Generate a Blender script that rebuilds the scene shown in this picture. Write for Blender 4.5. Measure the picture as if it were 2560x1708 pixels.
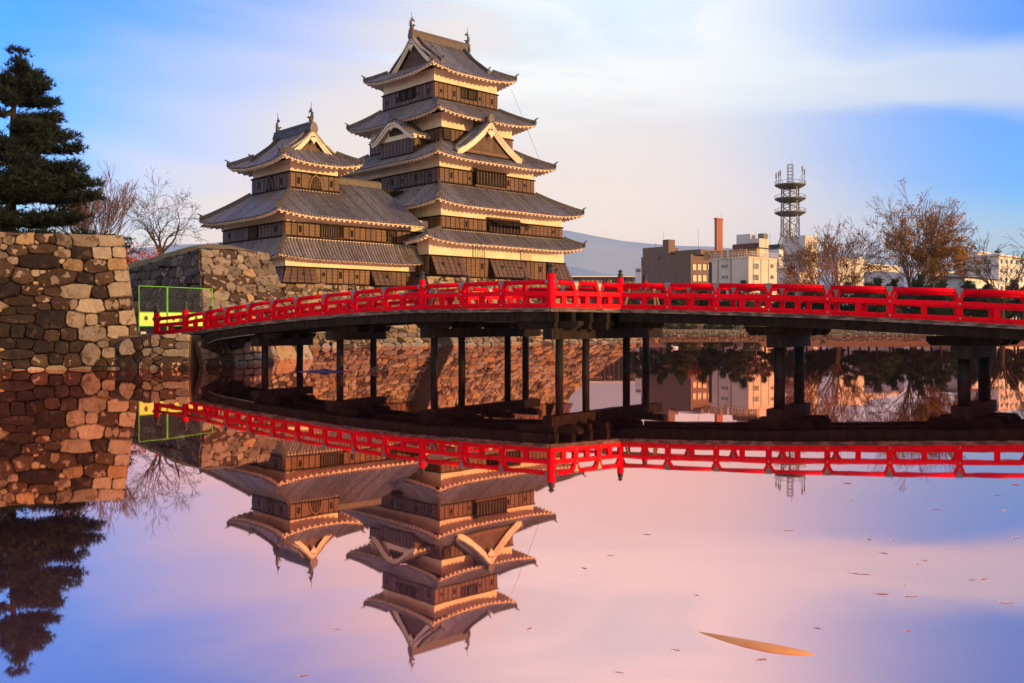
import bpy, math, random
from mathutils import Vector, Matrix, noise as mnoise

for o in list(bpy.data.objects): bpy.data.objects.remove(o)
scn = bpy.context.scene
COL = scn.collection
rnd = random.Random(7)
R = math.radians

# ------------------------------------------------------------------ camera
F, HV, CH = 2350.0, 812.0, 1.6           # focal length in photo pixels, horizon row, eye height over the water
cam_d = bpy.data.cameras.new('camera'); cam = bpy.data.objects.new('camera', cam_d); COL.objects.link(cam)
cam.location = (0, 0, CH); cam.rotation_euler = (R(90), 0, 0)
cam_d.sensor_width = 36; cam_d.lens = 36 * F / 2560
cam_d.shift_y = -(854 - HV) / 2560
cam_d.clip_start = .1; cam_d.clip_end = 30000
scn.camera = cam
def at(u, v, d): return Vector(((u - 1280) / F * d, d, CH + (HV - v) / F * d))
def depth(v, z=0.0): return (CH - z) * F / (v - HV)      # depth of a point at height z seen on row v

# ------------------------------------------------------------------ world, sun, exposure
SUN_AZ, SUN_EL = R(116), R(9)           # clockwise from +Y
W = bpy.data.worlds.new('World'); scn.world = W; W.use_nodes = True
wt = W.node_tree; wt.nodes.clear()
def wn(t, **k):
    n = wt.nodes.new(t)
    for a, b in k.items(): setattr(n, a, b)
    return n
def wm(op, a, b=None, c=None, clamp=False):
    n = wn('ShaderNodeMath', operation=op, use_clamp=clamp)
    for i, x in enumerate((a, b, c)):
        if x is None: continue
        if isinstance(x, (int, float)): n.inputs[i].default_value = x
        else: wt.links.new(x, n.inputs[i])
    return n.outputs[0]
def wstep(x, lo, hi):
    n = wn('ShaderNodeMapRange', interpolation_type='SMOOTHSTEP')
    wt.links.new(x, n.inputs[0]); n.inputs[1].default_value = lo; n.inputs[2].default_value = hi
    return n.outputs[0]
def wmix(f, a, b):
    n = wn('ShaderNodeMix', data_type='RGBA')
    for s, x in ((n.inputs[0], f), (n.inputs[6], a), (n.inputs[7], b)):
        if isinstance(x, tuple): s.default_value = x + (1,)
        elif isinstance(x, (int, float)): s.default_value = x
        else: wt.links.new(x, s)
    return n.outputs[2]
tc = wn('ShaderNodeTexCoord'); sep = wn('ShaderNodeSeparateXYZ'); wt.links.new(tc.outputs['Generated'], sep.inputs[0])
sx, sy, sz = sep.outputs
sky = wn('ShaderNodeTexSky', sky_type='NISHITA', sun_disc=False, sun_elevation=SUN_EL, sun_rotation=SUN_AZ, air_density=1.0, dust_density=.6, ozone_density=3.0)
hs = wn('ShaderNodeHueSaturation'); hs.inputs['Saturation'].default_value = 1.85; hs.inputs['Value'].default_value = 3.3
wt.links.new(sky.outputs[0], hs.inputs['Color'])
# thin veil of high cloud: streaks stretched along the horizon
mp = wn('ShaderNodeMapping'); mp.inputs['Scale'].default_value = (1.0, 1.0, 5.2); mp.inputs['Rotation'].default_value = (0, R(14), 0)
wt.links.new(tc.outputs['Generated'], mp.inputs[0])
nz = wn('ShaderNodeTexNoise'); nz.inputs['Scale'].default_value = 2.6; nz.inputs['Detail'].default_value = 6; nz.inputs['Roughness'].default_value = .5
nz.inputs['Distortion'].default_value = .6
wt.links.new(mp.outputs[0], nz.inputs[0])
nzo = wm('SUBTRACT', nz.outputs[0], .5)
# clear air: towards the upper left, and in bands on the right
lft = wstep(wm('ADD', wm('ADD', wm('MULTIPLY', sx, -1.0), wm('MULTIPLY', sz, 1.15)), wm('MULTIPLY', nzo, .28)), .36, .74)
lft = wm('MULTIPLY', lft, wstep(sy, -.3, .3))
w_ = wm('ADD', wm('ADD', sz, wm('MULTIPLY', sx, .25)), wm('MULTIPLY', nzo, .16))
band = wm('MULTIPLY', wstep(w_, .13, .26), wm('SUBTRACT', 1.0, wstep(w_, .285, .335)))
band = wm('MAXIMUM', band, wstep(w_, .35, .40))
rgt = wm('MULTIPLY', wm('MULTIPLY', band, wstep(sx, .17, .50)), wstep(sy, -.3, .3))
clear = wm('MAXIMUM', lft, wm('MULTIPLY', rgt, .95))
clear = wm('MAXIMUM', clear, wm('MULTIPLY', wstep(sz, .34, .8), .35))
clear = wm('MULTIPLY', clear, .97, clamp=True)
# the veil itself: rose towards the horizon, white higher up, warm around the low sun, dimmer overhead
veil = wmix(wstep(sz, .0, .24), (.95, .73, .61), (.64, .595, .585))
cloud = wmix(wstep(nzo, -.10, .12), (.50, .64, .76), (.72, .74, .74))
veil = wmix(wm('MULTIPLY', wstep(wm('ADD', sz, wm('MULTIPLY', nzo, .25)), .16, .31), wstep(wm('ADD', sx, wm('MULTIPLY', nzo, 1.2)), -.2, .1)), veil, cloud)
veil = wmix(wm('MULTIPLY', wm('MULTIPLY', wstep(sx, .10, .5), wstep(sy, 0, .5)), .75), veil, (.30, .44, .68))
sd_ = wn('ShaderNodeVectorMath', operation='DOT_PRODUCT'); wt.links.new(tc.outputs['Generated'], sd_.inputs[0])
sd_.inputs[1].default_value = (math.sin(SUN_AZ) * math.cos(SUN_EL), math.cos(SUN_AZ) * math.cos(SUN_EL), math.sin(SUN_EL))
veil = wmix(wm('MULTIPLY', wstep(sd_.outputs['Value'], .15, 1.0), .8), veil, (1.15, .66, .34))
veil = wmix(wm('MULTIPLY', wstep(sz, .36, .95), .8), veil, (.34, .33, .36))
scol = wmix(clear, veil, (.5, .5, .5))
mixsky = wt.nodes[-1]
tint = wn('ShaderNodeMix', data_type='RGBA', blend_type='MULTIPLY'); tint.inputs[0].default_value = 1
wt.links.new(hs.outputs[0], tint.inputs[6]); tint.inputs[7].default_value = (.000, .056, .092, 1)
wt.links.new(tint.outputs[2], mixsky.inputs[7])
bg = wn('ShaderNodeBackground'); bg.inputs[1].default_value = 1.0
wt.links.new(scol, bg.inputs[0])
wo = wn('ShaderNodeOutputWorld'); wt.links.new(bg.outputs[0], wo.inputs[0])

sd = bpy.data.lights.new('sun', 'SUN'); sd.energy = 5.0; sd.angle = R(.6); sd.color = (1, .56, .20)
sun = bpy.data.objects.new('sun', sd); COL.objects.link(sun)
tosun = Vector((math.sin(SUN_AZ) * math.cos(SUN_EL), math.cos(SUN_AZ) * math.cos(SUN_EL), math.sin(SUN_EL)))
sun.rotation_euler = tosun.to_track_quat('Z', 'Y').to_euler(); sun.location = tosun * 200
scn.view_settings.view_transform = 'Standard'; scn.view_settings.look = 'None'
scn.view_settings.exposure = .60; scn.view_settings.gamma = 1; scn.view_settings.use_curve_mapping = False
scn.render.engine = 'CYCLES'; scn.cycles.max_bounces = 8; scn.cycles.transparent_max_bounces = 12
scn.cycles.sample_clamp_indirect = 6

# ------------------------------------------------------------------ materials
def lin(c):
    return tuple((x / 255 / 12.92 if x / 255 <= .04045 else ((x / 255 + .055) / 1.055) ** 2.4) for x in c)
def pmat(name, c1, c2=None, scale=2.0, rough=.7, bump=0.0, bscale=12.0, stretch=(1, 1, 1), rand=0.0, metal=0.0, spec=.4, lo=.35, hi=.65, third=None, tscale=9.0, tlo=.62, thi=.7, detail=5, island=False):
    """mottled surface: two colours mixed by noise over the object's own place, optional third colour as patches, per-object brightness spread"""
    m = bpy.data.materials.new(name); m.use_nodes = True; nt = m.node_tree; N, L = nt.nodes, nt.links
    bs = N['Principled BSDF']; bs.inputs['Roughness'].default_value = rough; bs.inputs['Metallic'].default_value = metal
    bs.inputs['Specular IOR Level'].default_value = spec
    g = N.new('ShaderNodeNewGeometry'); mp = N.new('ShaderNodeMapping'); L.new(g.outputs['Position'], mp.inputs[0]); mp.inputs['Scale'].default_value = stretch
    c2 = c2 or c1
    nz = N.new('ShaderNodeTexNoise'); nz.inputs['Scale'].default_value = scale; nz.inputs['Detail'].default_value = detail; L.new(mp.outputs[0], nz.inputs[0])
    mr = N.new('ShaderNodeMapRange'); L.new(nz.outputs[0], mr.inputs[0]); mr.inputs[1].default_value = lo; mr.inputs[2].default_value = hi
    mx = N.new('ShaderNodeMix'); mx.data_type = 'RGBA'; L.new(mr.outputs[0], mx.inputs[0]); mx.inputs[6].default_value = (*c1, 1); mx.inputs[7].default_value = (*c2, 1)
    out = mx.outputs[2]
    if third:
        n2 = N.new('ShaderNodeTexNoise'); n2.inputs['Scale'].default_value = tscale; n2.inputs['Detail'].default_value = 6; L.new(g.outputs['Position'], n2.inputs[0])
        r2 = N.new('ShaderNodeMapRange'); L.new(n2.outputs[0], r2.inputs[0]); r2.inputs[1].default_value = tlo; r2.inputs[2].default_value = thi
        m2 = N.new('ShaderNodeMix'); m2.data_type = 'RGBA'; L.new(r2.outputs[0], m2.inputs[0]); L.new(out, m2.inputs[6]); m2.inputs[7].default_value = (*third, 1)
        out = m2.outputs[2]
    if rand:
        oi = N.new('ShaderNodeObjectInfo')
        src = g.outputs['Random Per Island'] if island else oi.outputs['Random']
        rr = N.new('ShaderNodeMapRange'); L.new(src, rr.inputs[0]); rr.inputs[3].default_value = 1 - rand; rr.inputs[4].default_value = 1 + rand
        hv = N.new('ShaderNodeHueSaturation'); L.new(out, hv.inputs['Color']); L.new(rr.outputs[0], hv.inputs['Value']); out = hv.outputs[0]
    L.new(out, bs.inputs['Base Color'])
    if bump:
        nb = N.new('ShaderNodeTexNoise'); nb.inputs['Scale'].default_value = bscale; nb.inputs['Detail'].default_value = 6; L.new(mp.outputs[0], nb.inputs[0])
        bp = N.new('ShaderNodeBump'); bp.inputs['Strength'].default_value = bump; bp.inputs['Distance'].default_value = .05; L.new(nb.outputs[0], bp.inputs['Height']); L.new(bp.outputs[0], bs.inputs['Normal'])
    return m
def planked(m, step, dark, axis=2):
    """thin dark lap lines every `step` metres of height on an existing material"""
    nt = m.node_tree; N, L = nt.nodes, nt.links; bs = N['Principled BSDF']
    g = N.new('ShaderNodeNewGeometry'); s = N.new('ShaderNodeSeparateXYZ'); L.new(g.outputs['Position'], s.inputs[0])
    d = N.new('ShaderNodeMath'); d.operation = 'DIVIDE'; L.new(s.outputs[axis], d.inputs[0]); d.inputs[1].default_value = step
    fr = N.new('ShaderNodeMath'); fr.operation = 'FRACT'; L.new(d.outputs[0], fr.inputs[0])
    lt = N.new('ShaderNodeMath'); lt.operation = 'LESS_THAN'; L.new(fr.outputs[0], lt.inputs[0]); lt.inputs[1].default_value = .13
    src = bs.inputs['Base Color'].links[0].from_socket
    mx = N.new('ShaderNodeMix'); mx.data_type = 'RGBA'; L.new(lt.outputs[0], mx.inputs[0]); L.new(src, mx.inputs[6]); mx.inputs[7].default_value = (*dark, 1)
    L.new(mx.outputs[2], bs.inputs['Base Color'])
    return m

M = {}
M['plaster'] = pmat('white_plaster', (.80, .71, .54), (.68, .59, .43), scale=.9, rough=.85, spec=.15, bump=.05, bscale=30, third=(.50, .42, .30), tscale=1.7, tlo=.66, thi=.8)
M['board'] = planked(pmat('lacquered_boards', (.130, .055, .018), (.070, .030, .011), scale=2.2, rough=.55, rand=.35, stretch=(1, 1, 5), bump=.15, bscale=10, third=(.15, .085, .035), tscale=1.6, tlo=.62, thi=.75), .27, (.03, .017, .010))
M['board_base'] = pmat('dark_timber', (.026, .014, .008), (.016, .010, .006), rough=.75, scale=3, spec=.1)
M['chute'] = planked(pmat('stone_drop_boards', (.105, .060, .038), (.075, .042, .027), scale=2, rough=.5, rand=.15), .33, (.03, .018, .012))
M['window_dark'] = pmat('window_recess', (.010, .007, .005), rough=.9)
M['bar'] = pmat('lattice_bars', (.075, .04, .02), (.04, .022, .012), rough=.6, rand=.3)
M['tile'] = pmat('grey_roof_tile', (.165, .155, .168), (.25, .23, .238), scale=3.5, rough=.42, bump=.2, bscale=9, third=(.13, .095, .065), tscale=1.3, tlo=.55, thi=.72, rand=.34, island=True)
M['tilebed'] = pmat('roof_tile_bed', (.075, .068, .071), (.12, .108, .108), scale=3, rough=.55, third=(.09, .066, .045), tscale=1.3, tlo=.5, thi=.7)
planked(M['tile'], .15, (.075, .070, .080)); planked(M['tilebed'], .15, (.045, .042, .045))
M['ridge'] = pmat('ridge_tile', (.055, .050, .050), (.115, .10, .09), scale=5, rough=.5, bump=.5, bscale=14)
M['ornament'] = pmat('fired_clay_ornament', (.06, .055, .055), (.12, .10, .09), scale=6, rough=.5)
M['copper'] = pmat('green_copper', (.16, .27, .22), (.10, .15, .13), rough=.5)
M['red'] = pmat('vermilion_lacquer', (.72, .0015, .016), (.62, .001, .012), scale=1.5, rough=.5, rand=.12, spec=.05, bump=.25, bscale=18, third=(.44, .001, .009), tscale=4, tlo=.55, thi=.75)
M['metal'] = pmat('grey_metal_cap', (.20, .21, .22), (.15, .155, .165), scale=9, rough=.45, metal=.3)
M['bronze'] = pmat('bronze_finial', (.055, .050, .038), (.095, .085, .055), scale=9, rough=.38, metal=.5)
M['deckedge'] = pmat('weathered_deck_edge', (.045, .040, .034), (.24, .21, .17), scale=4.5, rough=.85, bump=.6, bscale=16, lo=.42, hi=.72, stretch=(.8, .8, 3))
M['beam'] = pmat('black_tarred_beam', (.010, .008, .007), (.024, .018, .013), scale=2.4, rough=.8, spec=.12, bump=.5, bscale=9, stretch=(3, 3, .6), third=(.050, .034, .020), tscale=1.1, tlo=.62, thi=.78, rand=.25)
M['pile'] = pmat('dark_bridge_pile', (.009, .007, .006), (.020, .016, .013), scale=3, rough=.65, spec=.15, bump=.4, bscale=12, stretch=(2, 2, .4), third=(.05, .045, .038), tscale=14, tlo=.70, thi=.74)
M['rawwood'] = pmat('bare_timber', (.30, .17, .07), (.20, .11, .05), scale=6, rough=.7, stretch=(4, 4, 1))
def stone(name, c1, c2, third, **k):
    kk = dict(scale=2.6, rough=.88, bump=1.0, bscale=9, rand=.30, spec=.2, third=third, tscale=3.2, tlo=.52, thi=.62); kk.update(k)
    return pmat(name, c1, c2, **kk)
M['sL'] = stone('pale_stone', (.30, .255, .185), (.225, .185, .13), (.13, .095, .065), tlo=.60, thi=.68)
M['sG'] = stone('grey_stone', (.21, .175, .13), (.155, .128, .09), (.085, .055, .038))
M['sB'] = stone('rust_stone', (.070, .043, .027), (.045, .028, .018), (.25, .20, .145), tlo=.57, thi=.60)
M['sD'] = stone('dark_stone', (.030, .020, .015), (.017, .012, .010), (.065, .043, .027), tlo=.6, thi=.68)
M['sS'] = stone('lichen_stone', (.050, .029, .020), (.030, .019, .014), (.36, .25, .14), tscale=7, tlo=.62, thi=.65)
M['sO'] = stone('ochre_stone', (.32, .215, .11), (.25, .165, .085), (.15, .10, .06), tlo=.6, thi=.68)
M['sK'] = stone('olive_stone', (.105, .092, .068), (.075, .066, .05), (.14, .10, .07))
M['core'] = pmat('dark_rubble', (.040, .028, .019), (.07, .045, .026), scale=5, rough=.95, bump=.8, bscale=6)  # dark backing seen in the joints between stones
M['grass'] = pmat('dry_winter_grass', (.26, .185, .055), (.15, .135, .04), scale=1.4, rough=.95, bump=.8, bscale=25, third=(.33, .19, .06), tscale=2.2, tlo=.5, thi=.65)
M['earth'] = pmat('bare_earth', (.20, .135, .085), (.14, .10, .065), scale=1.2, rough=.95, bump=.5, bscale=14)
M['lawn'] = pmat('brown_lawn', (.33, .17, .075), (.24, .13, .06), scale=.35, rough=.95, third=(.14, .10, .045), tscale=.6)
M['bark'] = pmat('tree_bark', (.075, .048, .034), (.04, .028, .022), scale=4, rough=.9, bump=.6, stretch=(2, 2, .5))
M['barkp'] = pmat('pink_brown_bark', (.17, .085, .065), (.11, .06, .047), scale=4, rough=.9)
M['barkd'] = pmat('dark_pine_bark', (.030, .018, .012), (.018, .011, .008), scale=4, rough=.9, bump=.6, stretch=(2, 2, .5))
M['barka'] = pmat('warm_brown_bark', (.19, .10, .045), (.11, .06, .032), scale=2, rough=.9)
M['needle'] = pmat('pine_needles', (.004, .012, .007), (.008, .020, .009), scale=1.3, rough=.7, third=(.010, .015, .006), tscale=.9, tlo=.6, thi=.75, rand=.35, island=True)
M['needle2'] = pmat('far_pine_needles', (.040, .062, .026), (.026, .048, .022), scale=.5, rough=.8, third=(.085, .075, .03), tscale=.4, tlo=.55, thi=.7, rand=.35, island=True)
M['leafred'] = pmat('red_maple_leaves', (.42, .065, .018), (.30, .05, .018), rough=.7, rand=.35, island=True)
M['leaforange'] = pmat('orange_leaves', (.34, .115, .025), (.22, .075, .025), rough=.7, rand=.35, island=True)
M['leafgold'] = pmat('golden_leaves', (.42, .21, .025), (.30, .125, .025), scale=.4, rough=.7, rand=.35, island=True)
M['shrub'] = pmat('clipped_shrub', (.05, .085, .02), (.03, .055, .018), rough=.8, rand=.3, island=True)

# ------------------------------------------------------------------ mesh builder and scene graph
def V(*a): return Vector(a)
class MB:
    def __init__(self): self.v = []; self.f = []
    def add(self, vs, fs):
        n = len(self.v); self.v += [Vector(p) for p in vs]; self.f += [tuple(i + n for i in q) for q in fs]; return self
    def hexa(self, p):           # 4 bottom + 4 top corners, both counter-clockwise seen from above
        return self.add(p, [(3, 2, 1, 0), (4, 5, 6, 7), (0, 1, 5, 4), (1, 2, 6, 5), (2, 3, 7, 6), (3, 0, 4, 7)])
    def box(self, x0, x1, y0, y1, z0, z1):
        return self.hexa([(x0, y0, z0), (x1, y0, z0), (x1, y1, z0), (x0, y1, z0), (x0, y0, z1), (x1, y0, z1), (x1, y1, z1), (x0, y1, z1)])
    def bar(self, p, q, w, h, up=V(0, 0, 1), off=0.0):      # rectangular bar from p to q
        p, q = Vector(p), Vector(q); d = (q - p).normalized(); s = d.cross(up)
        s = s.normalized() if s.length > 1e-5 else V(1, 0, 0); u = s.cross(d).normalized()
        s *= w / 2; lo, hi = u * (off - h / 2), u * (off + h / 2)
        return self.add(
            [p - s + lo, p + s + lo, p + s + hi, p - s + hi, q - s + lo, q + s + lo, q + s + hi, q - s + hi],
            [(0, 1, 2, 3), (7, 6, 5, 4), (0, 4, 5, 1), (1, 5, 6, 2), (2, 6, 7, 3), (3, 7, 4, 0)])
    def tube(self, pts, rads, n=8, cap=True):
        pts = [Vector(p) for p in pts]
        if isinstance(rads, (int, float)): rads = [rads] * len(pts)
        base = len(self.v); prev = None
        for i, p in enumerate(pts):
            d = (pts[min(i + 1, len(pts) - 1)] - pts[max(i - 1, 0)]).normalized()
            if prev is None:
                a = d.cross(V(0, 0, 1)); a = a.normalized() if a.length > 1e-3 else V(1, 0, 0)
            else:
                a = prev - d * prev.dot(d); a = a.normalized() if a.length > 1e-4 else d.orthogonal().normalized()
            prev = a; b = d.cross(a)
            for k in range(n):
                t = 2 * math.pi * k / n; self.v.append(p + (a * math.cos(t) + b * math.sin(t)) * rads[i])
        for i in range(len(pts) - 1):
            for k in range(n):
                k2 = (k + 1) % n; o = base + i * n
                self.f.append((o + k, o + k2, o + n + k2, o + n + k))
        if cap:
            self.f.append(tuple(base + k for k in reversed(range(n)))); o = base + (len(pts) - 1) * n
            self.f.append(tuple(o + k for k in range(n)))
        return self
    def lathe(self, c, prof, n=14, sx=1.0, sy=1.0):
        c = Vector(c); base = len(self.v)
        for r, z in prof:
            for k in range(n):
                t = 2 * math.pi * k / n; self.v.append(c + V(r * sx * math.cos(t), r * sy * math.sin(t), z))
        for i in range(len(prof) - 1):
            for k in range(n):
                k2 = (k + 1) % n; o = base + i * n; self.f.append((o + k, o + k2, o + n + k2, o + n + k))
        self.f.append(tuple(base + k for k in reversed(range(n)))); o = base + (len(prof) - 1) * n; self.f.append(tuple(o + k for k in range(n)))
        return self
    def prism(self, poly, ext):      # poly: planar ring of points, ext: extrusion vector
        n = len(poly); poly = [Vector(p) for p in poly]; ext = Vector(ext)
        return self.add(poly + [p + ext for p in poly], [tuple(range(n)), tuple(range(2 * n - 1, n - 1, -1))] + [(i, i + n, (i + 1) % n + n, (i + 1) % n) for i in range(n)])
    def grid(self, rows):            # rows of equal length
        n = len(rows[0]); base = len(self.v)
        for r in rows: self.v += [Vector(p) for p in r]
        for i in range(len(rows) - 1):
            for k in range(n - 1):
                o = base + i * n + k; self.f.append((o, o + 1, o + n + 1, o + n))
        return self
    def mesh(self, name, mat, org=V(0, 0, 0), smooth=False):
        me = bpy.data.meshes.new(name); me.from_pydata([tuple(p - org) for p in self.v], [], self.f); me.materials.append(M[mat] if isinstance(mat, str) else mat)
        if smooth: me.polygons.foreach_set('use_smooth', [True] * len(me.polygons))
        me.update(); return me

def link(name, me, parent=None):
    o = bpy.data.objects.new(name, me); COL.objects.link(o)
    if parent is not None: o.parent = parent
    return o
def tag(o, label, cat, group=None):
    o['label'] = label; o['category'] = cat
    if group: o['group'] = group
    return o
class Thing:
    """an Empty at a thing's base; parts are given in world coordinates and stored relative to it"""
    def __init__(s, name, label, cat, loc, group=None):
        s.o = bpy.data.objects.new(name, None); COL.objects.link(s.o); s.o.empty_display_size = .2
        s.loc = Vector(loc); s.o.location = s.loc; tag(s.o, label, cat, group)
    def part(s, name, mb, mat, parent=None, smooth=False, stuff=False, label=None):
        o = link(name, mb.mesh(name, mat, s.loc, smooth), parent if parent is not None else s.o)
        if stuff: o['kind'] = 'stuff'
        if label: o['label'] = label
        return o
    def inst(s, name, me, mtx, parent=None):     # shared mesh at a world matrix
        o = link(name, me, parent if parent is not None else s.o)
        o.matrix_local = Matrix.Translation(-s.loc) @ mtx
        return o
def single(name, mb, mat, label, cat, loc, group=None, smooth=False):
    loc = Vector(loc); o = link(name, mb.mesh(name, mat, loc, smooth)); o.location = loc; return tag(o, label, cat, group)
def struct(name, mb, mat, smooth=False):
    o = link(name, mb.mesh(name, mat, V(0, 0, 0), smooth)); o['kind'] = 'structure'; return o
def unit_box(mat, name='unit'):
    return MB().box(-.5, .5, -.5, .5, -.5, .5).mesh(name, mat)
def frame_mtx(c, ax, ay, az): # columns scaled axes
    m = Matrix.Identity(4)
    for i, a in enumerate((ax, ay, az)):
        for k in range(3): m[k][i] = a[k]
    for k in range(3): m[k][3] = c[k]
    return m

# ------------------------------------------------------------------ castle axes: a runs along the sunlit faces, b along the shaded ones
TH = R(46.8); AX = V(math.sin(TH), math.cos(TH), 0); BX = V(-math.cos(TH), math.sin(TH), 0)
def C(a, b, z): return AX * a + BX * b + V(0, 0, z)
def ray(u): return V((u - 1280) / F, 1, 0)
def on_a(u, a):  return ray(u) * (a / ray(u).dot(AX))
def on_b(u, b):  return ray(u) * (b / ray(u).dot(BX))

# ------------------------------------------------------------------ setting
ys = [(-2500, 1.0), (-60, 1.0), (-9, 1.0), (-8.8, -1.7), (60, -1.7), (134.3, -1.7), (134.6, .78), (138, .95), (142, 1.75), (170, 2.1), (600, 2.2), (9500, 2.2)]
xs = [-9000, -1200, -300, -100, 0, 100, 300, 1200, 9000]
g = MB().grid([[(x, y, z) for x in xs] for y, z in ys]); struct('ground', g, 'lawn')

def water_material():
    m = bpy.data.materials.new('moat_water'); m.use_nodes = True; nt = m.node_tree; N, L = nt.nodes, nt.links; N.clear()
    out = N.new('ShaderNodeOutputMaterial'); mix = N.new('ShaderNodeMixShader'); gl = N.new('ShaderNodeBsdfGlossy'); tr = N.new('ShaderNodeBsdfDiffuse')
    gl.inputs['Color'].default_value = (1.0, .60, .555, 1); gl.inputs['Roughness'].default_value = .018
    tr.inputs['Color'].default_value = (.72, .30, .37, 1)     # rose colour painted in for the pink reflection, stronger where one looks down steeply
    g = N.new('ShaderNodeNewGeometry'); mp = N.new('ShaderNodeMapping'); mp.inputs['Scale'].default_value = (1, .55, 1); L.new(g.outputs['Position'], mp.inputs[0])
    nz = N.new('ShaderNodeTexNoise'); nz.inputs['Scale'].default_value = .55; nz.inputs['Detail'].default_value = 3; L.new(mp.outputs[0], nz.inputs[0])
    n2 = N.new('ShaderNodeTexNoise'); n2.inputs['Scale'].default_value = 5; n2.inputs['Detail'].default_value = 2; L.new(mp.outputs[0], n2.inputs[0])
    ad = N.new('ShaderNodeMath'); ad.operation = 'MULTIPLY_ADD'; L.new(n2.outputs[0], ad.inputs[0]); ad.inputs[1].default_value = .05; L.new(nz.outputs[0], ad.inputs[2])
    bp = N.new('ShaderNodeBump'); bp.inputs['Strength'].default_value = .017; bp.inputs['Distance'].default_value = .1; L.new(ad.outputs[0], bp.inputs['Height'])
    lw = N.new('ShaderNodeVectorMath'); lw.operation = 'DOT_PRODUCT'; L.new(g.outputs['Incoming'], lw.inputs[0]); L.new(g.outputs['Normal'], lw.inputs[1])
    mr = N.new('ShaderNodeMapRange'); L.new(lw.outputs['Value'], mr.inputs[0]); mr.inputs[1].default_value = .16; mr.inputs[2].default_value = .38; mr.inputs[3].default_value = .994; mr.inputs[4].default_value = .90; L.new(mr.outputs[0], mix.inputs[0])
    L.new(bp.outputs[0], gl.inputs['Normal']); L.new(tr.outputs[0], mix.inputs[1]); L.new(gl.outputs[0], mix.inputs[2]); L.new(mix.outputs[0], out.inputs[0])
    return m
M['water'] = water_material()
struct('near_bank', MB().prism([V(26.0, 8, 1.15), V(40, 2, 1.15), V(900, 2, 1.15), V(900, 120, 1.15), V(60, 60, 1.15), V(30, 30, 1.15)], V(0, 0, -3.2)), 'earth')
struct('water', MB().grid([[(x, y, 0) for x in (-900, 0, 900)] for y in (-8.9, 60, 134.45)]), 'water')

# hills far behind the town
M['hill'] = pmat('haze_blue_hillside', (.26, .36, .44), (.29, .38, .46), scale=.004, rough=.95)  # pale haze blue put into the base colour, besides the haze volume
prof = [(-3200, 700), (-2200, 655), (-1400, 640), (-700, 628), (0, 640), (500, 610), (900, 575), (1200, 560), (1412, 575), (1500, 593), (1595, 608), (1700, 614), (1850, 622), (2000, 626), (2120, 631), (2200, 640), (2330, 664), (2420, 684), (2560, 700), (3200, 690), (4200, 660), (5200, 690)]
rows = [[], [], [], [], []]
for i in range(121):
    u = -3200 + i * 8400 / 120
    k = next(j for j in range(len(prof) - 1) if prof[j + 1][0] >= u); (u0, v0), (u1, v1) = prof[k], prof[k + 1]
    v = v0 + (v1 - v0) * (u - u0) / (u1 - u0) + 5 * mnoise.noise(V(u * .012, 3, 0)) + 2 * mnoise.noise(V(u * .05, 9, 0))
    p = at(u, v, 6500)
    for j, (dd, hh) in enumerate(((4200, 0), (5000, .42), (5700, .75), (6500, 1), (8200, 0))):
        q = at(u, HV, dd); q.z = 2 + (p.z - 2) * (hh + (0 if j in (0, 3, 4) else .10 * mnoise.noise(V(u * .006, j * 3.3, 1)))); rows[j].append(q)
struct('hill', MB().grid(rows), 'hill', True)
rows = [[], [], []]
for i in range(41):                                   # a nearer, lower spur to the right of the keep
    u = 1000 + i * 40; v = 690 + 14 * mnoise.noise(V(u * .01, 5, 2)) - 22 * math.exp(-((u - 1380) / 120) ** 2)
    p = at(u, v, 3600)
    rows[0].append(at(u, HV, 2900)); rows[1].append(p); rows[2].append(at(u, HV, 4300))
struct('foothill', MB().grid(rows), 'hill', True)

# ------------------------------------------------------------------ stone walls
class Plane:
    """flat wall patch: s along, t up the slant, out towards the viewer"""
    def __init__(self, o, es, et):
        self.o = Vector(o); self.es = Vector(es).normalized(); et = Vector(et); self.n = self.es.cross(et).normalized()
        self.et = self.n.cross(self.es).normalized()
    def __call__(self, s, t, out=0.0): return self.o + self.es * s + self.et * t + self.n * out
    def px(self, u, v):
        d = at(u, v, 1.0) - V(0, 0, CH); k = (self.o - V(0, 0, CH)).dot(self.n) / d.dot(self.n); p = V(0, 0, CH) + d * k - self.o
        return p.dot(self.es), p.dot(self.et), k
def courses(S, T, w, h, r, tones, s0=0.0, t0=0.0):
    out = []; t = t0
    while t < T:
        hh = h * r.uniform(.7, 1.35); s = s0 + r.uniform(-w, 0)
        while s < S:
            ww = w * r.choice((.5, .8, 1, 1.25, 1.6)) * r.uniform(.85, 1.15)
            out.append((s + ww / 2, t + hh / 2 + r.uniform(-.22, .22) * h, ww / 2 * r.uniform(.9, 1.05), hh / 2 * r.uniform(.85, 1.3), r.choice(tones), 2.6)); s += ww
        t += hh
    return out
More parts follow.
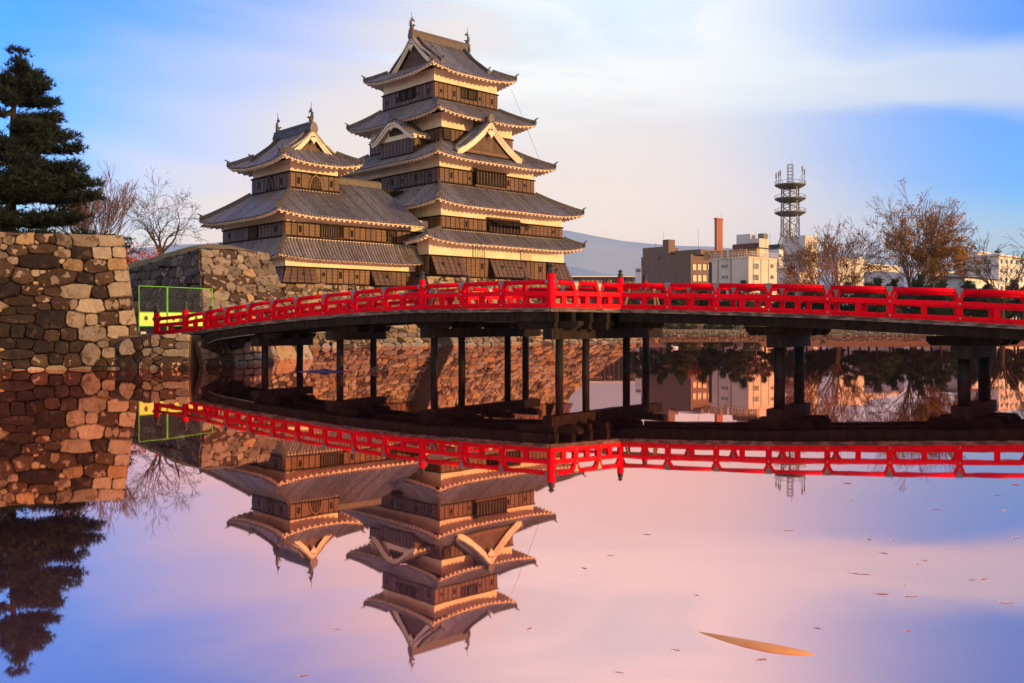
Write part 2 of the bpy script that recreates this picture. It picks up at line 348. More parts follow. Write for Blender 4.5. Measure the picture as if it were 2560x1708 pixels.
def stone_meshes(ells, r, gap=.022, n=12, lim=None, bulge=.10):
    """anisotropic cells: every stone grows from its centre until a neighbour is nearer; yields local rings"""
    for i, (s, t, w, h, tone, p) in enumerate(ells):
        nb = [e for j, e in enumerate(ells) if j != i and abs(e[0] - s) < w * 1.5 + e[2] * 1.5 and abs(e[1] - t) < h * 1.5 + e[3] * 1.5]
        def Fv(e, x, y): return (abs((x - e[0]) / e[2]) ** e[5] + abs((y - e[1]) / e[3]) ** e[5]) ** (1 / e[5])
        ring = []; ph = r.uniform(0, 6.28) if p < 4 else math.atan2(h, w)
        for k in range(n):
            a = ph + 2 * math.pi * (k + (r.uniform(-.33, .33) if p < 4 else 0)) / n
            if p >= 4:                                 # squared quoin: put vertices on the corners
                a = [0, .5, .93, 1.07, 1.5, 2, 2.5, 2.93, 3.07, 3.5, 4, 4.5][k] if False else a
            dx, dy = math.cos(a) * w, math.sin(a) * h; lo, hi = .3, 2.2
            for _ in range(9):
                m = (lo + hi) / 2; x, y = s + dx * m, t + dy * m; fi = Fv((s, t, w, h, 0, p), x, y)
                if fi > 2.0 or any(Fv(e, x, y) < fi for e in nb): hi = m
                else: lo = m
            L = math.hypot(dx, dy) * lo; L = max(L - gap * r.uniform(.5, 1.6), .5 * L)
            x, y = s + dx / math.hypot(dx, dy) * L, t + dy / math.hypot(dx, dy) * L
            if lim: x, y = lim(x, y)
            ring.append((x, y))
        cx = sum(q[0] for q in ring) / n; cy = sum(q[1] for q in ring) / n
        bu = bulge * r.uniform(.4, 1.3) * min(1, min(w, h) / .3); tx, ty = r.uniform(-.5, .5) * bu, r.uniform(-.45, .5) * bu
        yield (cx, cy), ring, bu, (tx, ty), tone
def stone_mb(patch, c, ring, bu, tilt, r, depth=.22):
    mb = MB(); n = len(ring); vs = []; po = r.uniform(-.35, .45) * bu; rag = patch; patch = lambda x, y, o: rag(x, y, o + po)
    for k, (x, y) in enumerate(ring): vs.append(patch(x, y, -depth))
    for k, (x, y) in enumerate(ring): vs.append(patch(x, y, r.uniform(-.2, .1) * bu))
    for k, (x, y) in enumerate(ring):
        f = r.uniform(.86, .97); dx, dy = (x - c[0]) * f, (y - c[1]) * f
        vs.append(patch(c[0] + dx, c[1] + dy, bu * r.uniform(.65, 1.0) + tilt[0] * dx / .3 + tilt[1] * dy / .3))
    vs.append(patch(c[0] + r.uniform(-.05, .05), c[1] + r.uniform(-.05, .05), bu * r.uniform(.9, 1.15)))
    fs = []
    for k in range(n):
        k2 = (k + 1) % n
        fs += [(k, k2, n + k2, n + k), (n + k, n + k2, 2 * n + k2, 2 * n + k), (2 * n + k, 2 * n + k2, 3 * n)]
    return mb.add(vs, fs)
def lay_stones(th, patch, ells, seed, gap=.022, n=12, lim=None, bulge=.10, pick=None, cap=300, keep=None, name='stone', parent=None):
    r = random.Random(seed); rest = {}; cnt = 0
    for c, ring, bu, tilt, tone in stone_meshes(ells, r, gap, n, lim, bulge):
        if keep and not keep(*c): continue
        mb = stone_mb(patch, c, ring, bu, tilt, r)
        if (pick is None or pick(patch(*c))) and cnt < cap: th.part(name, mb, 's' + tone, parent, smooth=False); cnt += 1
        else:
            q = rest.setdefault(tone, MB()); q.add(mb.v, mb.f)
    for tone, q in rest.items(): th.part('stones', q, 's' + tone, parent, stuff=True)
def vpx(p): return HV - (p.z - CH) * F / p.y
def upx(p): return 1280 + p.x * F / p.y

# --- the tall wall at the left edge, stone by stone as the photograph shows it
Z5 = lambda x, y: (x * .3064, 540 + y * .3064)        # a close-up's coordinates to photo pixels
LW0 = V(-13.60, 34.3, 0); al = V(.957, .288, 0).normalized(); bk = V(-al.y, al.x, 0)
LWP = Plane(LW0, al, bk * .2 + V(0, 0, 1))
lst = '''5 190 18 50 G;75 190 60 55 G;205 200 90 55 O;345 190 70 45 B;302 215 22 22 L;435 200 42 30 D;530 215 68 58 G;690 205 112 50 G8;905 205 108 48 L8;
30 255 42 30 G;140 285 95 52 B;340 270 130 48 B;500 260 32 20 L;510 308 76 42 G;665 312 92 58 D;835 305 86 52 L8;972 300 58 48 L8;25 322 46 36 G;105 368 52 40 G;325 378 182 72 D;505 372 32 26 L;
595 405 85 60 O;780 415 100 66 B;960 398 86 50 O8;40 432 56 56 D;180 492 90 86 B;290 466 46 36 L;345 460 42 22 L;470 502 162 76 B;700 515 76 56 D;850 510 86 56 B8;1000 492 70 54 L8;
30 532 50 56 D;85 602 66 46 G;255 606 92 52 S;625 612 130 72 L;430 622 72 36 B;815 625 70 56 D;985 602 106 64 L8;130 692 152 50 D;350 682 66 36 B;365 737 56 36 S;490 722 82 56 S;605 722 46 46 G;735 737 130 62 L;
912 732 64 52 B;1045 714 74 58 B8;65 777 72 46 D;210 772 82 38 D;415 852 136 86 D;155 842 140 46 D;615 847 86 72 G;748 847 56 52 L;885 837 86 60 B8;1048 832 82 62 L8;40 932 52 70 D;155 947 72 62 D;280 947 82 70 D;
430 977 76 56 S;565 972 72 62 D;755 967 116 66 G;965 952 86 56 L8;1095 935 44 60 B8;60 1042 76 46 D;210 1042 86 46 D;355 1072 86 56 D;510 1077 62 62 D;625 1072 66 56 D;735 1127 76 90 G;845 1047 52 32 G;940 1042 66 36 B;
900 1122 56 52 G;985 1127 52 52 D;140 1137 140 46 D;330 1187 76 62 B;455 1172 62 52 D;590 1182 76 76 S;45 1227 62 50 S;170 1207 76 46 D;840 1202 66 34 S;930 1197 96 36 S;290 1252 64 26 L;460 1242 84 26 L;130 1266 90 22 G;660 1250 110 24 G;800 1252 70 24 D;1060 1180 60 60 B;1075 1060 60 60 B;1090 1240 70 30 G;940 1250 80 22 G'''
ells = []
for it in lst.replace('\n', '').split(';'):
    x, y, w, h, tn = it.split(); x, y, w, h = map(float, (x, y, w, h)); s, t, k = LWP.px(*Z5(x, y)); sc = .3064 * k / F
    ells.append((s, t, w * sc, h * sc, tn[0], 6.0 if '8' in tn else 2.7))
rr = random.Random(3)
smin = min(e[0] for e in ells) - .3; TL = LWP.px(300, 588)[1]
ells += [(e[0] + smin - 7.2, e[1], e[2], e[3], e[4], e[5]) for e in courses(7.0, TL - .1, .9, .6, rr, 'DDBGSD')]
ells = [e for e in ells if e[1] > -.15]
def chinks(ells, n, s0, s1, t1, r, lo=1.08):
    out = []
    for _ in range(n):
        x, y = r.uniform(s0, s1), r.uniform(0, t1); fm = min((abs((x - e[0]) / e[2]) ** e[5] + abs((y - e[1]) / e[3]) ** e[5]) ** (1 / e[5]) for e in ells)
        if fm > lo and all(math.hypot(x - c[0], y - c[1]) > .26 for c in out): out.append((x, y, r.uniform(.06, .12), r.uniform(.05, .085), r.choice('LGBOB'), 2.4))
    return out
ells += chinks(ells, 1500, smin, -.2, TL - .1, rr)
sR = [LWP.px(308, 588), LWP.px(343, 830)]
def lw_lim(x, y):
    (s1, t1, _), (s0, t0, _) = sR; xr = s0 + (s1 - s0) * (y - t0) / (t1 - t0) if y > t0 else s0 + (t0 - y) * .08
    return min(x, xr), max(min(y, TL - .09 * max(0, mnoise.noise(V(x * 1.7, 0, 4)))), -.12)
left_wall = Thing('stone_wall', 'tall dark stained boulder wall at the left edge, squared corner stones at its right end', 'stone wall', LW0)
lay_stones(left_wall, LWP, ells, 5, gap=.009, n=14, lim=lw_lim, bulge=.13)
core = MB(); pl, pr = smin - 7.2, sR[0][0]
core.add([LWP(pl, -1.2, -.10), LWP(sR[1][0], -1.2, -.10), LWP(pr - .02, TL - .02, -.10), LWP(pl, TL - .02, -.10)] + [LWP(pl, -1.2, -.10) + bk * 3, LWP(sR[1][0] - .4, -1.2, -.10) + BX * 3, LWP(pr - .3, TL - .02, -.10) + BX * 2.2, LWP(pl, TL - .02, -.10) + bk * 2],
         [(0, 1, 2, 3), (1, 5, 6, 2), (3, 2, 6, 7), (4, 0, 3, 7), (5, 4, 7, 6), (0, 4, 5, 1)])
left_wall.part('rubble_core', core, 'core')
rp0 = LWP(sR[1][0] - .12, 0, -.05); rp1 = LWP(pr - .12, TL, -.05)          # the wall's return going back from the corner
RWP = Plane(rp0, BX, rp1 - rp0); RWP.n = RWP.n if RWP.n.x > 0 else -RWP.n
rsh = (rp1 - rp0).dot(RWP.es)
lay_stones(left_wall, RWP, courses(11, TL, .95, .6, rr, 'GBLDG', t0=0), 8, gap=.03, lim=lambda x, y: (max(x, .62 + rsh * max(0, y) / TL), max(min(y, TL), -.1)), pick=lambda p: False)
left_wall.part('rubble_core', MB().add([RWP(.3, -1, -.08), RWP(11, -1, -.08), RWP(11, TL, -.08), RWP(.3 + rsh, TL, -.08)], [(0, 1, 2, 3)]), 'core')

# grassy ground on top of the left wall and the bailey behind it
gl = MB(); tp = LWP(pr, TL, -.25); tq = LWP(pl, TL, -.25)
rows = []
for j in range(9):
    row = []
    for i in range(25):
        p = tq.lerp(tp, i / 24) + (BX if True else bk) * (j * 1.4) + V(0, 0, -.02 + (.22 * min(1, j / 2.0)) * (1 if i < 20 else (24 - i) / 4) + .05 * mnoise.noise(V(i * .7, j * .9, 0)))
        row.append(p)
    rows.append(row)
gl.grid(rows); struct('grass_bank', gl, 'grass', True)
struct('bailey_ground', MB().prism([V(-130, 46, 3.6), V(-24.5, 46, 3.6), V(-20, 56, 3.6), C(33, 63, 3.6), C(64.5, 61.5, 3.6), C(64.5, 130, 3.6), V(-130, 160, 3.6)], V(0, 0, -5.0)), 'earth')

# --- the second wall: corner turret of the bailey, lit right flank and shaded left flank
W2br, W2tr = V(-9.35, 44.2, 0), V(-12.2, 47.0, 5.2)
W2P = Plane(W2br, AX, W2tr - W2br); W2P.n = W2P.n if W2P.n.y < 0 else -W2P.n
T2 = (W2tr - W2br).dot(W2P.et); sh = (W2tr - W2br).dot(W2P.es)
W2tl = W2tr - AX * 3.51; W2bl = W2tl - BX * 4.0 - AX * 1.7 - V(0, 0, 5.2)
wall2 = Thing('stone_wall', 'sunlit corner wall with a grass mound on top, behind the green fence', 'stone wall', W2bl)
lst = '''1695 300 58 32 G;1765 300 25 40 G;1865 318 75 42 B;1985 305 46 26 G;2055 310 46 26 G;2135 335 46 46 G;1690 370 48 28 L;1815 375 76 38 G;1915 385 28 30 G;1960 350 30 40 L;2055 382 76 56 G;2162 375 40 25 G;1680 440 44 36 G;1790 447 76 42 G;1912 452 54 50 G;1975 415 46 30 L;
2030 472 52 44 O;2115 457 48 44 G;2185 430 46 50 G;1745 547 106 66 B;1890 500 36 34 G;1990 522 76 46 B;2170 532 90 52 G;1885 577 50 38 G;1945 597 20 36 O;2030 597 76 46 G;2130 610 40 36 G;2212 597 52 42 G;1690 632 42 46 L;1800 652 72 40 G;1945 672 72 40 B;2045 672 28 40 O;2182 652 116 40 B;1720 720 70 45 G;1860 735 60 40 G;1990 745 70 40 L;2120 730 60 40 G;2240 730 60 40 G;2330 700 50 40 G'''
ells = []
for it in lst.replace('\n', '').split(';'):
    x, y, w, h, tn = it.split(); x, y, w, h = map(float, (x, y, w, h)); s, t, k = W2P.px(*Z5(x, y)); c_ = .3064 * k / F
    ells.append((s, t, w * c_ * 1.32, h * c_ * 1.25, tn, 2.8))
ells += chinks(ells, 700, -3.4, -.6, 6.6, rr, 1.05)
tlow = min(e[1] - e[3] for e in ells if e[0] > -2) - .05
slx = (W2bl - W2br).dot(W2P.es); stx = (W2tl - W2br).dot(W2P.es)
ells += courses(.6, tlow + .15, .95, .75, rr, 'LOLGOB', s0=slx, t0=-.3)
def w2_lim(x, y):
    f = max(0, min(1, y / T2)); return max(min(x, sh * f + .0), slx + (stx - slx) * f), max(min(y, T2), -.3)
lay_stones(wall2, W2P, ells, 11, gap=.008, lim=w2_lim, bulge=.07, n=10)
wall2.part('rubble_core', MB().add([W2P(slx, -.8, -.09), W2P(0, -.8, -.09), W2P(sh, T2, -.09), W2P(stx, T2, -.09)], [(0, 1, 2, 3)]), 'core')
W2L = Plane(W2bl, BX, W2tl - W2bl); W2L.n = W2L.n if W2L.n.x < 0 else -W2L.n
TT = (W2tl - W2bl).dot(W2L.et); s2 = (W2tl - W2bl).dot(W2L.es)
def w2l_top(x): return TT - max(0, x - s2) * .085
def w2l_lim(x, y): f = max(0, min(1, y / TT)); y = min(y, w2l_top(x)); return max(x, s2 * f), max(y, -.2)
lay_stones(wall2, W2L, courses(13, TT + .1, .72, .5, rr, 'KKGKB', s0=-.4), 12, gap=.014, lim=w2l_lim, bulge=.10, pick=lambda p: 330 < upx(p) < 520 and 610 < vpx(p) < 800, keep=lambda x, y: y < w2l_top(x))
wall2.part('rubble_core', MB().add([W2L(0, -.8, -.09), W2L(13, -.8, -.09), W2L(13, w2l_top(13), -.09), W2L(s2, TT, -.09)], [(0, 1, 2, 3)]), 'core')
W2R = Plane(W2br, BX, W2tr - W2br); W2R.n = -W2R.n if W2R.n.x < 0 else W2R.n      # far flank towards the castle
wall2.part('rubble_core', MB().add([W2br, W2br + BX * 14, W2tr + BX * 12, W2tr], [(0, 1, 2, 3)]), 'core')
# grass mound on top
rows = []
for j in range(13):
    row = []
    for i in range(15):
        x, y = i / 14, j / 12; p = W2tl.lerp(W2tr, x) + BX * (y * 11)
        hgt = .62 * math.sin(math.pi * min(1, .12 + x * .80)) ** .7 * min(1, .15 + y * 4.2) * (1 - .35 * max(0, x - .5))
        p.z += -.085 * y * 11 * (1 - x) + hgt + .05 * mnoise.noise(p * 1.5) - (.03 if i in (0, 14) or j == 0 else 0)
        if i == 0: p = p - V(0, 0, .30) - AX * .02
        row.append(p)
    rows.append(row)
wall2.part('grass_mound', MB().grid(rows), 'grass', smooth=True)

# --- landing and abutment under the bridge's left end
landing = MB().prism([V(-15.6, 34.2, 1.2), V(-11.95, 34.25, 1.2), V(-12.05, 35.2, 1.2), V(-10.75, 39.9, 1.2), V(-13.3, 44.5, 1.2), V(-20, 46, 1.2)], V(0, 0, -3))
abut = Thing('bridge_abutment', 'low rubble landing of rounded boulders under the left end of the red bridge', 'stone wall', V(-13, 34.2, 0))
A0, A1, A2, A3 = V(-14.3, 34.0, 0), V(-11.72, 33.95, 0), V(-11.5, 35.2, 0), V(-10.1, 39.6, 0)
Z1 = lambda x, y: (380 + x * .15319, 720 + y * .15319)
PA = Plane(A0, A1 - A0, V(0, .12, 1)); PB = Plane(A2, A3 - A2, V(-.25, .05, 1))
ea = []
for it in '60 890 75 70 G;250 905 130 90 B;485 940 112 76 G;480 830 112 42 L;300 800 90 30 L;100 1020 82 60 G;370 1060 212 66 L;30 1095 62 62 G;270 1222 212 92 S;100 1150 82 42 B;530 1142 72 32 B;560 1240 60 60 B;60 1290 90 40 G;-80 900 70 80 B;-90 1050 80 70 G;-90 1200 90 80 B;-220 950 80 80 D;-230 1120 90 90 D;520 1310 80 30 D;-350 1000 90 90 G;-350 1200 90 90 D'.split(';'):
    x, y, w, h, tn = it.split(); x, y, w, h = map(float, (x, y, w, h)); s, t, k = PA.px(*Z1(x, y)); c_ = .15319 * k / F
    ea.append((s, t, w * c_, h * c_, tn, 2.6))
lay_stones(abut, PA, ea, 21, gap=.012, lim=lambda x, y: (min(x, (A1 - A0).length), max(min(y, 1.27), -.15)), bulge=.13, n=14)
eb = []
for it in '650 1200 172 112 G;760 1045 165 72 G;910 1112 152 62 G;1030 1200 66 72 B;1190 1022 132 72 B;900 1222 72 52 B;1230 1212 132 112 B;1400 1042 72 52 O;1560 1002 82 62 O;1395 1142 92 62 O;1560 1132 82 56 O;1480 1232 86 56 L;1610 1232 52 62 O;700 930 120 50 B;950 950 120 60 D;1150 930 100 50 D;1350 950 80 50 D;1700 1000 60 60 O;1700 1110 60 60 L;1700 1220 60 50 O'.split(';'):
    x, y, w, h, tn = it.split(); x, y, w, h = map(float, (x, y, w, h)); s, t, k = PB.px(*Z1(x, y)); c_ = .15319 * k / F
    eb.append((s, t, w * c_ * 1.9, h * c_, tn, 2.6))
lay_stones(abut, PB, eb, 22, gap=.02, lim=lambda x, y: (max(x, 0), max(min(y, 1.2), -.15)), bulge=.12, n=14)
abut.part('landing_top', landing, 'earth')
abut.part('rubble_core', MB().add([PA(-.3, -.8, -.08), PA(2.62, -.8, -.08), PA(2.62, 1.18, -.08), PA(-.3, 1.18, -.08)], [(0, 1, 2, 3)]), 'core')
abut.part('rubble_core', MB().add([PB(-.2, -.8, -.08), PB(4.9, -.8, -.08), PB(4.9, 1.15, -.08), PB(-.2, 1.15, -.08)], [(0, 1, 2, 3)]), 'core')

# --- the castle's stone bases
def base_patch(aL0, aL1, aR0, aR1, b0, b1, zt):
    """s across (metres at mid height), t up the slant; L/R edges and face lean in as they rise"""
    S = ((aR0 - aL0) + (aR1 - aL1)) / 2; T = math.hypot(zt, b1 - b0) * 1.02
    def P(s, t, out=0.0):
        f = t / T; g = max(0, 1 - f) ** 1.35 if f <= 1 else 0
        aL = aL1 + (aL0 - aL1) * g; aR = aR1 + (aR0 - aR1) * g
        return C(aL + (aR - aL) * s / S, b1 + (b0 - b1) * g - out * .8, zt * f + out * .6)
    return P, S, T
vis = lambda p: 688 < vpx(p) < 748 or 792 < vpx(p) < 874
kb, S, T = base_patch(45.2, 46.85, 68.2, 63.3, 54.5, 59.9, 5.5)
keep_base = Thing('castle_stone_base', 'battered rubble base under the tall main keep, rising from the moat', 'stone wall', C(56, 57, 0))
lay_stones(keep_base, kb, courses(S, T, .66, .47, rr, 'LOGLOBG', s0=.1, t0=-.2), 31, gap=.012, n=8, lim=lambda x, y: (max(min(x, S), 0), max(min(y, T), -.2)), bulge=.10, pick=vis, cap=290)
keep_base.part('rubble_core', MB().grid([[kb(S * i / 6, T * j / 6, -.08) for i in range(7)] for j in range(7)]), 'core')
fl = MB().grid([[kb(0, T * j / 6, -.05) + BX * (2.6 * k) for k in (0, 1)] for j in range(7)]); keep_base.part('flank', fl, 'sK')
fl = MB().grid([[kb(S, T * j / 6, -.05) + BX * (14 * k) for k in (0, 1)] for j in range(7)]); keep_base.part('flank', fl, 'sG')
ib, S2, T2_ = base_patch(31.0, 34.6, 47.5, 47.5, 56.1, 61.6, 4.6)
small_base = Thing('castle_stone_base', 'lower rubble base under the smaller keep, left of the main keep base', 'stone wall', C(41, 59, 0))
lay_stones(small_base, ib, courses(S2, T2_, .66, .47, rr, 'LOGLOBG', s0=.1, t0=-.2), 32, gap=.012, n=8, lim=lambda x, y: (max(min(x, S2), 0), max(min(y, T2_), -.2)), bulge=.10, pick=vis, cap=250)
small_base.part('rubble_core', MB().grid([[ib(S2 * i / 6, T2_ * j / 6, -.08) for i in range(7)] for j in range(7)]), 'core')
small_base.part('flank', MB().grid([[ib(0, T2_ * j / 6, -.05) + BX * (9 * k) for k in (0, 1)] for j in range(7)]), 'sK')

# --- low cobbled embankment of the far shore
emb = Thing('far_embankment', 'low cobbled retaining wall along the far shore of the moat', 'embankment', V(30, 134.3, 0))
M['cobble'] = pmat('cobble_fill', (.06, .055, .045), (.10, .09, .07), scale=2, rough=.9)
emb.part('core', MB().add([(-20, 134.2, -.6), (150, 134.2, -.6), (150, 134.5, .74), (-20, 134.5, .74), (150, 135.2, .80), (-20, 135.2, .80)], [(0, 1, 2, 3), (3, 2, 4, 5)]), 'cobble')
cob = MB(); r4 = random.Random(44)
for row in range(3):
    x = 8 + r4.uniform(0, .4)
    while x < 100:
        w = r4.uniform(.2, .62); z0 = .02 + row * .25 + r4.uniform(-.07, .07); zz = z0 + .26 * r4.uniform(.7, 1.2); y0 = 134.15 + row * .1
        j = [r4.uniform(-.05, .05) for _ in range(8)]
        cob.add([(x + .02, y0 + .1, z0), (x + w - .02, y0 + .1, z0), (x + w - .02, y0 + .12, zz - .02), (x + .02, y0 + .12, zz - .02), (x + w * .25, y0 + j[0], z0 + .06), (x + w * .75, y0 + j[1], z0 + .06), (x + w * .72, y0 + .02 + j[2], zz - .08), (x + w * .28, y0 + .02 + j[3], zz - .08)],
                [(0, 1, 5, 4), (1, 2, 6, 5), (2, 3, 7, 6), (3, 0, 4, 7), (4, 5, 6, 7)]); x += w
M['cobbles'] = pmat('cobbles', (.20, .175, .13), (.12, .105, .08), scale=3, rough=.9, rand=.4, island=True)
emb.part('cobbles', cob, 'cobbles', stuff=True)
emb.part('coping', MB().box(-20, 150, 134.5, 135.1, .74, .84), 'earth')

# ------------------------------------------------------------------ castle
M['lattice'] = pmat('gable_lattice', (.16, .095, .05), (.10, .06, .035), rough=.6)
U_PANEL = unit_box('board', 'panel'); U_BATTEN = unit_box('board_base', 'batten'); U_HOLE = unit_box('window_dark', 'loophole'); U_BAR = unit_box('bar', 'bar'); U_CHUTE = unit_box('chute', 'panel')

def cbox(mb, a0, a1, b0, b1, z0, z1):
    return mb.hexa([C(a0, b0, z0), C(a1, b0, z0), C(a1, b1, z0), C(a0, b1, z0), C(a0, b0, z1), C(a1, b0, z1), C(a1, b1, z1), C(a0, b1, z1)])
class Face:
    """one visible face of a storey: R looks along -b (sunlit), L looks along -a (shaded); s runs along it"""
    def __init__(self, kind, plane): self.k, self.p = kind, plane
    def __call__(self, s, out, z): return C(s, self.p - out, z) if self.k == 'R' else C(self.p - out, s, z)
    def mtx(self, s, out, z, ws, wo, wz):
        d, n = (AX, -BX) if self.k == 'R' else (BX, -AX)
        return frame_mtx(self(s, out, z), d * ws, n * wo, V(0, 0, wz))
    def at(self, u): p = on_b(u, self.p) if self.k == 'R' else on_a(u, self.p); return p.dot(AX) if self.k == 'R' else p.dot(BX)
def storey(th, a0, a1, b0, b1, zb, zm, zt, faces='RL', gaps={}, holes={}, pitch=.5, srange={}):
    """plaster above, framed dark boards below; gaps: stretches of s left free for windows; holes: loopholes (s, rel height, tall?)"""
    th.part('plaster_wall', cbox(MB(), a0 + .06, a1 - .06, b0 + .06, b1 - .06, zm - .1, zt), 'plaster')
    bd = th.part('boarding', cbox(MB(), a0, a1, b0, b1, zb - .35, zm), 'board_base')
    for k in faces:
        f = Face(k, b0 if k == 'R' else a0); s0, s1 = srange.get(k, (a0, a1) if k == 'R' else (b0, b1))
        n = max(1, round((s1 - s0) / pitch)); w = (s1 - s0) / n
        th.inst('rail', U_BATTEN, f.mtx((s0 + s1) / 2, .05, zm - .04, s1 - s0 + .12, .10, .12), bd)
        th.inst('rail', U_BATTEN, f.mtx((s0 + s1) / 2, .04, zb + .06, s1 - s0 + .06, .07, .14), bd)
        for i in range(n):
            sc = s0 + (i + .5) * w
            hit = [g for g in gaps.get(k, []) if g[0] - w * .45 < sc < g[1] + w * .45]
            if hit:
                if len(hit[0]) > 2: th.inst('panel', U_PANEL, f.mtx(sc, .012, (zb + hit[0][2]) / 2 + .03, w - .075, .05, hit[0][2] - zb - .14), bd)
                continue
            th.inst('panel', U_PANEL, f.mtx(sc, .012, (zb + zm) / 2 + .03, w - .075, .05, zm - zb - .26), bd)
        for hs_, hz, tall in holes.get(k, []):
            sc = s0 + (int((hs_ - s0) / w) + .5) * w
            th.inst('loophole', U_HOLE, f.mtx(sc, .045, zb + (zm - zb) * hz, .17, .04, .42 if tall else .20), bd)
            th.inst('loophole_frame', U_BATTEN, f.mtx(sc, .042, zb + (zm - zb) * hz, .25, .03, .50 if tall else .28), bd)
    return bd
def lattice_window(th, f, s0, s1, z0, z1, nb=6, horiz=False, name='lattice_window', proud=.0, fr=.08):
    w = th.part(name, MB().add([f(s0, .03 + proud, z0), f(s1, .03 + proud, z0), f(s1, .03 + proud, z1), f(s0, .03 + proud, z1)], [(0, 1, 2, 3)]), 'window_dark')
    for zz in (z0, z1): th.inst('frame', U_BATTEN, f.mtx((s0 + s1) / 2, .06 + proud, zz, s1 - s0 + fr, .10, fr), w)
    for ss in (s0, s1): th.inst('frame', U_BATTEN, f.mtx(ss, .06 + proud, (z0 + z1) / 2, fr, .10, z1 - z0), w)
    for i in range(nb):
        q = (i + .5) / nb
        if horiz: th.inst('bar', U_BAR, f.mtx((s0 + s1) / 2, .06 + proud, z0 + (z1 - z0) * q, s1 - s0, .05, .07), w)
        else: th.inst('bar', U_BAR, f.mtx(s0 + (s1 - s0) * q, .06 + proud, (z0 + z1) / 2, min(.09, (s1 - s0) / nb * .33), .06, z1 - z0), w)
    return w

RIB, TR = .27, .080
def rib(mb, pts, nrm=None, r=TR, endcap=True):
    """half-round cover tile run along pts (eave first)"""
    base = len(mb.v); n = len(pts); ang = (-80, -30, 30, 80)
    for i, p in enumerate(pts):
        d = (pts[min(i + 1, n - 1)] - pts[max(i - 1, 0)]).normalized(); s = d.cross(V(0, 0, 1)).normalized(); u = s.cross(d)
        for k in ang: mb.v.append(p + s * (math.sin(R(k)) * r) + u * (math.cos(R(k)) * r))
    for i in range(n - 1):
        for k in range(3):
            o = base + i * 4 + k; mb.f.append((o, o + 1, o + 5, o + 4))
    if endcap:      # round end tile at the eave
        p = pts[0]; d = (pts[0] - pts[1]).normalized(); s = d.cross(V(0, 0, 1)).normalized(); u = s.cross(d)
        o = len(mb.v); m = 8
        for q in (0, 1):
            for k in range(m):
                t = 2 * math.pi * k / m; mb.v.append(p + d * (.02 + .04 * q) + u * (r * .25) + (s * math.cos(t) + u * math.sin(t)) * r * 1.12)
        for k in range(m): mb.f.append((o + k, o + (k + 1) % m, o + m + (k + 1) % m, o + m + k))
        mb.f.append(tuple(o + m + k for k in range(m)))
class Side:
    """one slope: outer eave from o0 to o1 (a,b), rising inwards; zf(x, e) gives height, emax(x) where it stops"""
    def __init__(self, o0, o1, inn, L, emax, zf): self.o0, self.d, self.i, self.L, self.emax, self.zf = Vector(o0), (Vector(o1) - Vector(o0)).normalized(), Vector(inn), L, emax, zf
    def P(self, x, e, up=0.0):
        q = self.o0 + self.d * x + self.i * e; return C(q.x, q.y, self.zf(x, e) + up)
def tile_side(th, sd, breaks=(), rafters=True, overhang=1.3, rib_parent=None, white_top=True, x0=0.0, x1=None):
    x1 = sd.L if x1 is None else x1
    n = max(2, round((x1 - x0) / RIB)); xs_ = [x0 + (x1 - x0) * i / n for i in range(n + 1)]
    xs_ = sorted(set(xs_) | {b for b in breaks if x0 < b < x1})
    bed, ribs, nt = MB(), MB(), 5
    bed.grid([[sd.P(x, max(sd.emax(x), .001) * t / nt) for x in xs_] for t in range(nt + 1)])
    for i in range(n):
        x = x0 + (x1 - x0) * (i + .5) / n; em = sd.emax(x)
        if em < .12: continue
        rib(ribs, [sd.P(x, em * t / nt - (.03 if t == 0 else 0), .012) for t in range(nt + 1)])
    bo = th.part('roof_slope', bed, 'tilebed')
    th.part('tile_rows', ribs, 'tile', bo, stuff=True)
    # plastered eave: fascia, soffit and rafter ends
    ns = max(4, int((x1 - x0) / .5)); xe = [x0 + (x1 - x0) * i / ns for i in range(ns + 1)]
    fa = MB().grid([[sd.P(x, .03, -.01) for x in xe], [sd.P(x, .03, -.15) for x in xe], [sd.P(x, min(.16, sd.emax(x)), -.15) for x in xe]])
    th.part('eave_fascia', fa, 'plaster', bo)
    so = MB().grid([[sd.P(x, min(.16, sd.emax(x)), -.15) for x in xe], [sd.P(x, min(overhang + .12, max(sd.emax(x), .02)), -.16) for x in xe]])
    th.part('soffit', so, 'plaster', bo)
    if rafters:
        rf = MB(); m = max(1, round((x1 - x0 - .3) / .48))
        for i in range(m):
            x = x0 + .15 + (x1 - x0 - .3) * (i + .5) / m; e1 = min(overhang + .1, sd.emax(x) - .1)
            if e1 < .25: continue
            p, q = sd.P(x, .06, -.15), sd.P(x, e1, -.15)
            rf.bar(p, q, .20, .15, off=-.075)
        th.part('rafters', rf, 'plaster', bo, stuff=True)
    if white_top:
        xw = [x for x in xs_ if sd.emax(x) >= max(sd.emax(y) for y in xs_) - .02]
        if len(xw) > 1:
            wt_ = MB().grid([[sd.P(x, sd.emax(x) - .02, .0) for x in xw], [sd.P(x, sd.emax(x) - .05, .16) for x in xw], [sd.P(x, sd.emax(x) + .05, .16) for x in xw]])
            th.part('top_mortar', wt_, 'plaster', bo)
    return bo
